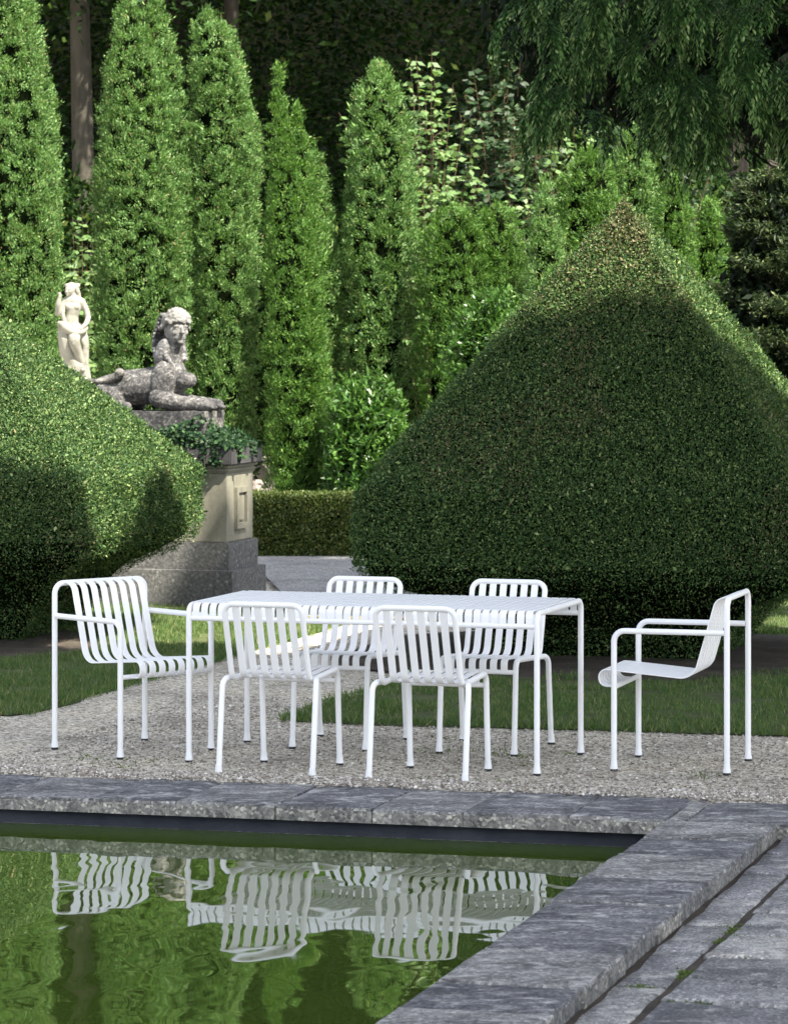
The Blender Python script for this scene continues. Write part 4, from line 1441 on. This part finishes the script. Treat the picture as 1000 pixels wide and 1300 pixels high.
def rbox(name, sx, sy, z0, z1, mat, parent, bev=.008, cx=0, cy=0, wob=0.0):
    bm_ = bmesh.new()
    bmesh.ops.create_cube(bm_, size=1, matrix=Matrix.Translation((cx, cy, (z0 + z1) / 2)) @ Matrix.Diagonal((sx, sy, z1 - z0, 1)))
    if wob:
        bmesh.ops.subdivide_edges(bm_, edges=bm_.edges[:], cuts=9, use_grid_fill=True)
        co_ = np.array([v.co[:] for v in bm_.verts])
        nz_ = vnoise(co_, 6, 3) * wob + vnoise(co_, 17, 5) * wob * .6
        for v, k in zip(bm_.verts, nz_):
            v.co += Vector((v.co.x - cx, v.co.y - cy, 0)).normalized() * float(k) + Vector((0, 0, float(k) * .5))
    else:
        bmesh.ops.bevel(bm_, geom=bm_.edges[:], offset=bev, segments=2, affect='EDGES')
    return mesh_bm(name, bm_, mat, parent, angle=35)


rbox('plinth', PL + .15, PD + .15, -.02, .28, M['plinth'], ped, wob=.006)
rbox('plinth', PL + .06, PD + .06, .281, .475, M['plinth'], ped, wob=.005)
rbox('shaft', PL, PD, .476, .975, M['cream'], ped, .006)
rbox('cornice', PL + .035, PD + .035, .976, 1.012, M['cream'], ped, .012)
rbox('cornice', PL + .06, PD + .06, 1.013, 1.03, M['cream'], ped, .005)
rbox('cap', PL + .11, PD + .11, 1.031, 1.15, M['capstone'], ped, .008)
# framed panel on the end facing right: a raised frame round a recessed field
bm_ = bmesh.new()
px_ = PL / 2
def fr(y0, y1, z0, z1, t):
    bmesh.ops.create_cube(bm_, size=1, matrix=Matrix.Translation((px_ + t / 2 - .001, (y0 + y1) / 2, (z0 + z1) / 2)) @ Matrix.Diagonal((t, y1 - y0, z1 - z0, 1)))
w_, z0_, z1_ = .13, .565, .865
for (y0, y1, a_, b__) in ((-w_, -w_ + .04, z0_, z1_), (w_ - .04, w_, z0_, z1_), (-w_ + .0401, w_ - .0401, z0_, z0_ + .04), (-w_ + .0401, w_ - .0401, z1_ - .04, z1_)):
    fr(y0, y1, a_, b__, .028)
fr(-w_ + .062, w_ - .062, z0_ + .062, z1_ - .062, .014)
mesh_bm('panel', bm_, M['cream'], ped, smooth=False)


def blob(bm_, cen, rad, rot=(0, 0, 0), sub=3):
    mt = Matrix.Translation(cen) @ Euler([R(a_) for a_ in rot]).to_matrix().to_4x4() @ Matrix.Diagonal((*rad, 1))
    bmesh.ops.create_icosphere(bm_, subdivisions=sub, radius=1, matrix=mt)


def limb(bm_, pts, radii, n=14):
    pth_ = [Vector(p_) for p_ in pts]
    dense, rd = [], []
    m = 5
    for i in range(len(pth_) - 1):
        for k in range(m):
            t = k / m
            p0 = pth_[max(i - 1, 0)]; p1_ = pth_[i]; p2_ = pth_[i + 1]; p3 = pth_[min(i + 2, len(pth_) - 1)]
            dense.append(.5 * ((2 * p1_) + (p2_ - p0) * t + (2 * p0 - 5 * p1_ + 4 * p2_ - p3) * t * t + (-p0 + 3 * p1_ - 3 * p2_ + p3) * t ** 3))
            rd.append(radii[i] * (1 - t) + radii[i + 1] * t)
    dense.append(pth_[-1]); rd.append(radii[-1])
    sweep(bm_, dense, 0, n, radii=rd)
    blob(bm_, dense[0], (rd[0],) * 3, sub=2)
    blob(bm_, dense[-1], (rd[-1],) * 3, sub=2)


def sculpt(name, bm_, mat, parent, vox, smooth=3, noise=0.0, nscale=.05):
    o = mesh_bm(name, bm_, mat, parent)
    m = o.modifiers.new('remesh', 'REMESH')
    m.mode = 'VOXEL'
    m.voxel_size = vox
    m.use_smooth_shade = True
    s_ = o.modifiers.new('smooth', 'SMOOTH')
    s_.factor = .5
    s_.iterations = smooth
    if noise:
        tx = bpy.data.textures.new(name + '_pitting', 'CLOUDS')
        tx.noise_scale = nscale
        d = o.modifiers.new('pitting', 'DISPLACE')
        d.texture = tx
        d.strength = noise
        d.mid_level = .5
    return o


def face_on(bm_, cen, f, s_, up=Vector((0, 0, 1))):
    """nose, brows, cheeks, eyes, lips, chin and ears on a head of half-height s_ looking along f"""
    f = Vector(f).normalized()
    rt = f.cross(up).normalized()
    c = Vector(cen)
    def P(a, b_, h):
        return c + rt * (a * s_) + f * (b_ * s_) + up * (h * s_)
    yaw = math.degrees(math.atan2(f.y, f.x)) + 90
    r3 = (0, 0, yaw)
    blob(bm_, c, (.72 * s_, .82 * s_, 1.0 * s_), r3)                       # skull
    blob(bm_, P(0, .28, -.35), (.56 * s_, .52 * s_, .58 * s_), r3)          # jaw
    limb(bm_, [P(0, .80, .22), P(0, .90, .02), P(0, 1.0, -.16)], [.075 * s_, .09 * s_, .12 * s_], 8)
    for sg in (1, -1):
        blob(bm_, P(sg * .30, .74, .24), (.24 * s_, .09 * s_, .07 * s_), (0, 0, yaw))      # brow
        blob(bm_, P(sg * .29, .70, .07), (.13 * s_, .09 * s_, .075 * s_), r3)               # eye
        blob(bm_, P(sg * .36, .55, -.18), (.2 * s_, .22 * s_, .22 * s_), r3)                # cheek
        blob(bm_, P(sg * .72, .0, 0), (.09 * s_, .17 * s_, .24 * s_), r3, 2)                # ear
        blob(bm_, P(sg * .08, .88, -.17), (.09 * s_, .08 * s_, .06 * s_), r3, 2)            # nostril
    blob(bm_, P(0, .78, -.42), (.19 * s_, .11 * s_, .05 * s_), r3)
    blob(bm_, P(0, .77, -.52), (.16 * s_, .11 * s_, .055 * s_), r3)
    blob(bm_, P(0, .70, -.78), (.2 * s_, .18 * s_, .16 * s_), r3)                           # chin


so_ = at(205, 524, 25.93)
sphx = thing('sphinx_statue', 'weathered grey stone sphinx with a crowned woman\'s head lying on the pedestal', 'statue', (so_[0], so_[1], 1.15), PR)
sphx.scale = (.945, .945, .945)
SZ = .275                       # top of the sphinx's own slab above the cap
rbox('base_slab', 1.05, .46, .001, SZ, M['sphinx'], sphx, cx=-.10, cy=0, wob=.010)
bm_ = bmesh.new()
def Z(p): return (p[0], p[1], p[2] + SZ)
limb(bm_, [Z((-.50, 0, .13)), Z((-.28, 0, .17)), Z((-.06, 0, .20)), Z((.06, 0, .26))], [.12, .145, .14, .13])
for sg in (1, -1):
    blob(bm_, Z((-.40, sg * .10, .115)), (.16, .065, .125), (0, 10, 0))                    # haunch
    limb(bm_, [Z((-.50, sg * .15, .05)), Z((-.36, sg * .165, .04)), Z((-.22, sg * .165, .035))], [.045, .042, .036])   # hind foot
    blob(bm_, Z((.045, sg * .10, .22)), (.105, .065, .17), (0, 6, 0))                      # shoulder
    limb(bm_, [Z((.02, sg * .115, .10)), Z((.16, sg * .115, .065)), Z((.31, sg * .11, .055)), Z((.42, sg * .105, .04))], [.080, .064, .050, .052])
    for k in range(4):
        limb(bm_, [Z((.41, sg * .105 + (k - 1.5) * .024, .045)), Z((.465, sg * .105 + (k - 1.5) * .027, .028))], [.016, .014], 8)
    blob(bm_, Z((.20, sg * .062, .235)), (.062, .058, .06))                                # breast
blob(bm_, Z((.10, 0, .25)), (.11, .12, .15))
limb(bm_, [Z((.07, 0, .34)), Z((.09, 0, .44)), Z((.115, -.005, .56))], [.10, .075, .066])
hc_ = Z((.12, -.01, .625))
face_on(bm_, hc_, (.72, -.70, -.03), .122)
sculpt('body', bm_, M['sphinx'], sphx, .0065, 2, .008, .03)
# hair wreath of curls
bm_ = bmesh.new()
r_ = np.random.default_rng(3)
hf = Vector((.72, -.70, 0)).normalized()
for k in range(150):
    ph = math.asin(.18 + .82 * (k + .5) / 150)
    t = k * 2.39996
    dr = Vector((math.cos(t) * math.cos(ph), math.sin(t) * math.cos(ph), math.sin(ph)))
    low = -.02 if dr.dot(hf) < .2 else .028
    p_ = Vector(hc_) - hf * .012 + Vector((dr.x * .112, dr.y * .112, dr.z * .135 + low))
    blob(bm_, p_ + Vector(r_.normal(size=3) * .004), (.020, .020, .019), sub=1)
blob(bm_, Vector(hc_) + Vector((0, 0, .075)) - hf * .015, (.105, .105, .072))
sculpt('hair_wreath', bm_, M['sphinx'], sphx, .006, 1, .010, .02)
# ribbed head cloth falling from the crown to the shoulders
bm_ = bmesh.new()
for k in range(13):
    t = k / 12
    ang = R(20 + 250 * 0) 
    c0 = Vector(hc_) - hf * (.095 + .05 * math.sin(t * math.pi)) + Vector((-.01 * t, 0, .11 - .34 * t))
    sd = hf.cross(Vector((0, 0, 1)))
    w_ = .10 + .04 * math.sin(min(t * 1.3, 1) * math.pi / 2)
    limb(bm_, [c0 - sd * w_ + hf * .035, c0 - hf * .012, c0 + sd * w_ + hf * .035], [.010, .0135, .010], 8)
    limb(bm_, [c0 - sd * w_ * .9 + hf * .03, c0, c0 + sd * w_ * .9 + hf * .03], [.02, .022, .02], 8)
for sg in (1, -1):
    blob(bm_, Z((.03, sg * .075, .44)), (.06, .05, .12), (0, 14, 0))
    limb(bm_, [Z((.05, sg * .095, .46)), Z((.085, sg * .10, .40)), Z((.12, sg * .085, .345))], [.022, .024, .016])
sculpt('head_cloth', bm_, M['sphinx_pale'], sphx, .006, 1, .003, .02)
# tail curled up over the rump
bm_ = bmesh.new()
limb(bm_, [Z((-.58, -.02, .10)), Z((-.64, -.06, .17)), Z((-.56, -.12, .22)), Z((-.44, -.13, .225)), Z((-.33, -.14, .25)), Z((-.29, -.14, .29))], [.03, .028, .024, .022, .03, .042])
sculpt('tail', bm_, M['sphinx'], sphx, .008, 1, .006, .03)

# ivy over the cap
ivy = thing('ivy_plant', 'dark trailing ivy creeping over the pedestal cap under the sphinx', 'climbing plant', tuple(pc_ + [0, 0, 1.15]), PR)
rel = (so_ - pc_); sx_, sy_ = rel @ pu, rel @ pv_
n = 12000
P = np.stack([rng.uniform(-PL / 2 - .06, PL / 2 + .07, n), rng.uniform(-PD / 2 - .07, PD / 2 + .04, n), np.zeros(n)], 1)
ox = np.maximum(np.abs(P[:, 0] - (sx_ - .10 * .945)) - .50, 0); oy = np.maximum(np.abs(P[:, 1] - sy_) - .22, 0)
dist = np.hypot(ox, oy)
mound = vnoise(P, 6, 3) * .5 + .5
P[:, 2] = rng.random(n) ** .8 * np.clip(1.15 - dist / .24, 0.1, 1) * (.05 + .22 * mound) + .01
P = P[(dist > 0) & (vnoise(P + 3, 9, 5) > -.45)]
# trails hanging over the edges
trails = [(.38, -.365, .34), (-.05, -.37, .22), (.60, -.365, .12), (.71, -.2, .08), (.71, .1, .06), (.20, -.37, .16), (.50, -.365, .26)]
TP = [np.stack([np.full(60, a_) + rng.normal(size=60) * .022, np.full(60, b_) + rng.normal(size=60) * .012, -rng.random(60) * L_], 1) for a_, b_, L_ in trails]
P = np.concatenate([P] + TP)
n = len(P)
N = unit(rng.normal(size=(n, 3)) * .5 + np.stack([P[:, 0] * .6, P[:, 1] * 1.4 - .3, np.full(n, .5)], 1))
A = unit(np.cross(N, rdir(n)))
L_ = rng.uniform(.018, .038, n)
g_ = Geo()
g_.kites(P, A, N, L_, L_ * rng.uniform(.75, 1.0, n), belly=.35)
g_.build('leaves', [M['ivy']], ivy)
for a_, b_, L2 in trails:
    bm_ = bmesh.new()
    sweep(bm_, [Vector((a_, b_ * .8, .03)), Vector((a_, b_, .015)), Vector((a_ + .01, b_ - .004, -L2 * .5)), Vector((a_ - .01, b_ - .004, -L2))], .004, 5)
    mesh_bm('stem', bm_, M['bark'], ivy)

# marble woman on her own pedestal behind the left hedge
sd_ = 31.0
sb = at(112, 484, sd_)
stt = thing('woman_statue', 'small white marble statue of a draped woman with one raised hand behind the left hedge', 'statue', (sb[0], sb[1], sb[2]))
K = .00079
def W(x, y, dy=0.0):
    return ((x - 504) * K, dy, (1185 - y) * K)
bm_ = bmesh.new()
face_on(bm_, W(305, 180, -.01), (-.50, -.85, -.10), .058)
limb(bm_, [W(335, 240), W(345, 300)], [.032, .036])
limb(bm_, [W(270, 305), W(345, 300), W(425, 312)], [.042, .055, .040])
blob(bm_, W(345, 350), (.075, .05, .075))
for x in (290, 375):
    blob(bm_, W(x, 362, -.045), (.032, .026, .030))
limb(bm_, [W(340, 380), W(325, 460), W(315, 540), W(320, 610)], [.068, .058, .068, .082])
limb(bm_, [W(262, 305), W(215, 365, -.02), W(178, 440, -.05)], [.036, .030, .026])
limb(bm_, [W(178, 440, -.05), W(185, 340, -.09), W(200, 265, -.09)], [.026, .024, .017])
blob(bm_, W(205, 245, -.09), (.017, .012, .024))
for k in range(4):
    limb(bm_, [W(196 + k * 8, 240, -.09), W(178 + k * 10, 212 - k * 3, -.10)], [.006, .005], 6)
limb(bm_, [W(432, 315), W(478, 400, .01), W(503, 485, .0)], [.036, .029, .025])
limb(bm_, [W(503, 485, .0), W(485, 550, -.05), W(440, 600, -.08)], [.025, .022, .017])
blob(bm_, W(430, 610, -.085), (.022, .014, .018))
limb(bm_, [W(370, 620, -.02), W(362, 740, -.09), W(400, 880, -.04), W(445, 1020, 0)], [.062, .050, .040, .026])   # bare leg
limb(bm_, [W(280, 620), W(330, 800, -.01), W(410, 980, .0), W(470, 1140, .0)], [.062, .05, .04, .03])
blob(bm_, W(450, 1060, -.04), (.022, .05, .018)); blob(bm_, W(478, 1165, -.04), (.025, .055, .02))
sculpt('figure', bm_, M['marble'], stt, .007, 2)
bm_ = bmesh.new()
blob(bm_, W(318, 150, .012), (.052, .055, .045)); blob(bm_, W(385, 130, .03), (.022, .024, .022))
limb(bm_, [W(365, 170, .03), W(390, 230, .035), W(405, 285, .03)], [.03, .024, .014])
blob(bm_, W(270, 125, -.01), (.02, .02, .014))
sculpt('hair', bm_, M['marble'], stt, .007, 1, .006, .02)
bm_ = bmesh.new()
limb(bm_, [W(195, 545, -.02), W(260, 590, -.075), W(350, 640, -.085), W(430, 640, -.07), W(480, 600, -.03)], [.028, .036, .032, .03, .026])   # swag round the hips
limb(bm_, [W(215, 540, .03), W(330, 560, .07), W(460, 600, .04)], [.03, .035, .03])
for k in range(9):
    t = k / 8
    limb(bm_, [W(192 + 105 * t, 560 + 60 * t, -.05 * math.sin(t * 3) + .01), W(200 + 110 * t, 720, -.06 * math.sin(t * 3)), W(222 + 150 * t, 900, -.05 * math.sin(t * 3)), W(285 + 160 * t, 1040, -.03), W(395 + 90 * t, 1170, -.02)],
         [.020, .024 + .006 * (k % 2), .022, .022, .020], 8)
for k in range(5):
    t = k / 4
    limb(bm_, [W(420 + 40 * t, 640, -.03 + .05 * t), W(440 + 40 * t, 740, -.02 + .05 * t), W(455 + 30 * t, 810 + 60 * t, .0 + .04 * t), W(430 + 50 * t, 1000, .03), W(470 + 40 * t, 1150, .03)], [.022, .022, .020, .024, .02], 8)
limb(bm_, [W(275, 330, -.03), W(230, 420, -.05), W(250, 520, -.05), W(300, 590, -.07)], [.015, .018, .02, .022])
sculpt('drapery', bm_, M['marble'], stt, .007, 1)
bm_ = bmesh.new()
sweep(bm_, [Vector((0, 0, z)) for z in (-.05, -.02, .0, .008)], 0, 24, radii=[.135, .135, .125, .12])
mesh_bm('base', bm_, M['marble'], stt)
sp = thing('stone_pedestal', 'pale square pedestal hidden behind the left hedge under the marble woman', 'pedestal', (sb[0], sb[1], 0))
rbox('plinth', .48, .48, 0, .2, M['plinth'], sp, .01)
rbox('shaft', .34, .34, .201, sb[2] - .14, M['cream'], sp, .01)
rbox('cap', .42, .42, sb[2] - .139, sb[2] - .051, M['cream'], sp, .012)

# pale stones and a strip of sunlit beds beyond the box hedge
for i, (x, y, d, r_s, lab) in enumerate([(331, 596, 37.5, .10, 'pale rounded stone nearest the pedestal, upper of the stones beyond the box hedge'),
                                         (328, 612, 36.0, .16, 'low broad pale stone just above the box hedge beside the pedestal'),
                                         (336, 585, 39.5, .11, 'small pinkish stone farthest back beside the two-tipped arborvitae')]):
    p_ = at(x, y, d)
    o = thing('garden_stone', lab, 'stone', (p_[0], d, 0), i * 1.1, 'pale stones beyond the box hedge')
    bm_ = bmesh.new()
    bmesh.ops.create_icosphere(bm_, subdivisions=4, radius=1, matrix=Matrix.Translation((0, 0, p_[2] * .45)) @ Matrix.Diagonal((r_s * 1.3, r_s, max(p_[2] * .62, .1), 1)))
    co_ = np.array([v.co[:] for v in bm_.verts])
    nz_ = vnoise(co_, 5, i) * .03 + vnoise(co_, 13, i) * .01
    for v, k in zip(bm_.verts, nz_):
        v.co *= 1 + float(k) * 3
    mesh_bm('stone', bm_, M['boulder'], o)

# ------------------------------------------------------------------ woodland behind
hv, hq = [], []
hx = np.linspace(-90, 90, 61); hy = np.array([38, 46, 50, 54, 60, 70, 90, 125])
hz = np.array([0.0, .1, .6, 2.5, 7, 14, 24, 32])
for j in range(len(hy)):
    for i in range(len(hx)):
        hv.append([hx[i], hy[j] + .02 * abs(hx[i]), hz[j] * (1 + .12 * math.sin(hx[i] * .13 + j)) - .03])
for j in range(len(hy) - 1):
    for i in range(len(hx) - 1):
        a_ = j * len(hx) + i
        hq.append([a_, a_ + 1, a_ + 1 + len(hx), a_ + len(hx)])
o = mesh_np('sky_blocking_slope', np.array(hv), np.array(hq), M['wood_shade'], smooth=True)  # slope added to close off the sky behind the trees
o['kind'] = 'structure'


def wood_leaves(P, ln, wd, n_per, spread, mat, name, parent=None, origin=None, extra=None):
    g_ = Geo()
    Q_ = np.repeat(P, n_per, 0) + rng.normal(size=(len(P) * n_per, 3)) * spread
    A = unit(rng.normal(size=Q_.shape) * [1, 1, .5] + [0, 0, -.2])
    N = unit(rng.normal(size=Q_.shape) * .6 + [0, -.25, .7])
    L_ = rng.uniform(*ln, len(Q_))
    g_.kites(Q_, A, N, L_, L_ * rng.uniform(*wd, len(Q_)))
    return g_.build(name, [mat], parent, origin=origin)


# the far wood reads as one mass
n = 22000
P = np.stack([rng.uniform(-11, 11, n), rng.uniform(43, 53, n), np.zeros(n)], 1)
P[:, 2] = rng.uniform(0, 1, n) ** 1.2 * 20
keep = vnoise(P, .55, 3) > -.35
P = P[keep]
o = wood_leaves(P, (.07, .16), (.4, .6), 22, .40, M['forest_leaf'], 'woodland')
tag(o, kind='stuff')


def tall_tree(label, base, top, trunk_r, cen, rad, nclump, per=30, leafl=(.07, .15), spread=.36, mat='forest_leaf', group='tall trees of the dark wood', lean=0.0, seed=0, P=None, name='tall_tree', bark='dark_bark'):
    base = np.asarray(base, float)
    r_ = np.random.default_rng(seed)
    root = thing(name, label, 'tree', tuple(base), 0, group)
    bm_ = bmesh.new()
    hs_ = np.linspace(0, 1, 8)
    sweep(bm_, [Vector((lean * h + .05 * math.sin(h * 7 + seed), 0, -.2 + top * h)) for h in hs_], 0, 14, radii=[trunk_r * (1.15 - .85 * h) for h in hs_])
    tk = mesh_bm('trunk', bm_, M[bark], root)
    cen = np.asarray(cen, float)
    bm_ = bmesh.new()
    if P is None:
        D = rdir(nclump)
        P = cen + D * np.asarray(rad) * (r_.uniform(.15, 1, nclump)[:, None] ** .45) * (1 + .25 * vnoise(D, 2.5, seed))[:, None]
    pick = r_.choice(len(P), min(16, len(P)), replace=False)
    for i in pick:
        h = r_.uniform(.45, .9) * top
        h = min(h, P[i][2] - .2) if P[i][2] > 1 else h
        q0 = base + [lean * h / top, 0, h]
        q2 = P[i]
        q1 = (q0 + q2) / 2 + [0, 0, .4]
        sweep(bm_, [Vector(q0 - base), Vector(q1 - base), Vector(q2 - base)], 0, 6, radii=[trunk_r * .35, trunk_r * .22, trunk_r * .06])
    mesh_bm('limb', bm_, M[bark], root)
    wood_leaves(P, leafl, (.4, .6), per, spread, M[mat], 'crown', root, base)
    return root


p_ = at(105, 300, 41.0)
tall_tree('smooth grey trunk of a tall tree rising between the first two arborvitae columns', (p_[0], 41.0, 0), 14, .145, (p_[0] - .6, 40.6, 10.0), (4.2, 2.6, 4.2), 2600, seed=1, bark='bark')
p_ = at(186, 100, 44.0)
tall_tree('thin tree stem in the dark wood behind the second arborvitae column', (p_[0], 44.0, 0), 13, .10, (p_[0] + 1.5, 44, 12), (4.0, 3.5, 4.5), 1200, seed=2)
p_ = at(296, 100, 43.0)
tall_tree('dim tree trunk in the dark wood behind the flat-topped arborvitae column', (p_[0], 43.0, 0), 15, .11, (p_[0] + .8, 42.5, 12.5), (4.6, 4.0, 5.2), 1500, seed=3)
p_ = at(222, 100, 47.0)
tall_tree('dim tree trunk deep in the wood behind the column with two blunt tops', (p_[0], 47.0, 0), 15, .13, (p_[0], 47, 12.5), (4.6, 4.0, 5.2), 1000, seed=4)
p_ = at(775, 100, 43.5)
tall_tree('tree in the dark wood behind the left fringe of the cypress', (p_[0], 43.5, 0), 15, .15, (p_[0] + .8, 42.5, 12.5), (4.6, 4.2, 5.0), 1500, seed=5)
p_ = at(930, 100, 42.0)
tall_tree('tree in the dark wood hidden behind the cypress boughs', (p_[0], 42.0, 0), 15, .15, (p_[0] + 1.8, 42, 11.5), (5.0, 4.2, 5.8), 1500, seed=6)
p_ = at(-180, 100, 42.0)
tall_tree('tree in the dark wood left of the tallest arborvitae', (p_[0], 42.0, 0), 15, .2, (p_[0] - 2, 42, 11.5), (5.0, 4.2, 5.8), 1300, seed=7)
# leafy undergrowth under the tall trees
for i, (x, d, r0, h0, lab) in enumerate([(60, 37.5, 1.0, 3.4, 'dark undergrowth bush behind the tallest arborvitae'), (215, 38, .9, 2.6, 'dark undergrowth bush between the second and third column'),
                                         (410, 37.5, .9, 3.0, 'dark undergrowth bush behind the two-tipped arborvitae'), (560, 38.5, 1.0, 3.0, 'dark undergrowth bush behind the pale beech shrub'), (760, 38.5, 1.3, 4.2, 'dark undergrowth bush behind the arborvitae at the pyramid tip'), (930, 36.5, 1.2, 3.4, 'dark undergrowth bush behind the spruces')]):
    X = (x - 500) / 4530 * d
    leaf_bush('undergrowth_bush', lab, (X, d, h0 * .5), (r0, .8, h0 * .55), 'forest_leaf', 3200, (.05, .10), (.4, .6), 6, .2, 'undergrowth bushes of the wood', seed=20 + i, stems=True)

# ------------------------------------------------------------------ unseen trees with crowns shaped for the terrace shade
sg_, sh_ = shade[:NGROUND], shade[NGROUND:]
can = np.concatenate([lift(sg_, 13, 16), lift(sg_, 13.5, 18), lift(sg_, 14, 19), lift(sh_, 8.0, 9.5), lift(sh_, 8.5, 11.5), lift(sh_, 8.2, 10.5)])  # leaf clumps set sunward of every spot meant to lie in shade
px, py = proj(can)
can = can[(py < -60) | (px > 1060) | (can[:, 1] < 2)]
cl = clearance(can)
can_f = can[(cl > .15) & (cl < .75)]
can_f = np.concatenate([can_f, can_f + rng.normal(size=can_f.shape) * .05, can_f + rng.normal(size=can_f.shape) * .06])
can_c = can[cl >= .75]
# leaf clump added and shaped to throw a pointed shadow on the left hedge
tp = []
for s_ in np.arange(-1, 1, .03):
    for z in np.arange(HL['zb'] - .1, HL['ze'] + .1, .04):
        tp.append(HL['c'] + HL['v'] * s_ * HL['hw'] + HL['u'] * HL['hw'] + [0, 0, z])
tp = np.array(tp)
px, py = proj(tp)
hedge_shadow_pts = lift(tp[inpoly(px, py, LTR)], 9.0, 10.0)
P = CYP_COARSE
P = P[clearance(P) > .42]
N = unit(np.stack([P[:, 0] - cyb[0], P[:, 1] - cyb[1], np.zeros(len(P))], 1))
clump_kites(CYG, P, N, 8, .10, (.14, .30), (.3, .45), up=-.9, outw=.7, rnd=.4)
CYG.build('crown', [M['cypress'], M['deep_shade'], M['cypress_lit_tip']], cyp, origin=cyb)
trees = [((7.5, -4.5, 0), 'first unseen tree right of the pool, its crown shaped for the shade it casts'), ((9.0, 2.0, 0), 'second unseen tree right of the pool, its crown shaped for the shade it casts'),
         ((8.0, 11.5, 0), 'third unseen tree right of the pool, its crown shaped for the shade it casts')]
tb_ = np.array([t[0][:2] for t in trees])
def owner(P):
    return (((P[:, None, :2] - tb_[None] - [-2.5, 0]) ** 2).sum(-1)).argmin(1)


of, oc = owner(can_f), owner(can_c)
for i, (b_, lab) in enumerate(trees):
    rt = tall_tree(lab, b_, (15, 15, 9.5)[i], .28, (0, 0, 0), (1, 1, 1), 0, per=16, leafl=(.22, .42), spread=.24, mat='canopy_leaf', group='unseen trees with crowns shaped to cast shade', P=can_c[oc == i], seed=30 + i, name='shade_tree')
    if (of == i).any():
        Pf = can_f[of == i]
        if i == 2:
            wood_leaves(hedge_shadow_pts, (.05, .09), (.5, .7), 18, .022, M['canopy_leaf'], 'crown', rt, np.asarray(b_, float))
        wood_leaves(Pf, (.06, .12), (.45, .65), 14, .070, M['canopy_leaf'], 'crown', rt, np.asarray(b_, float))
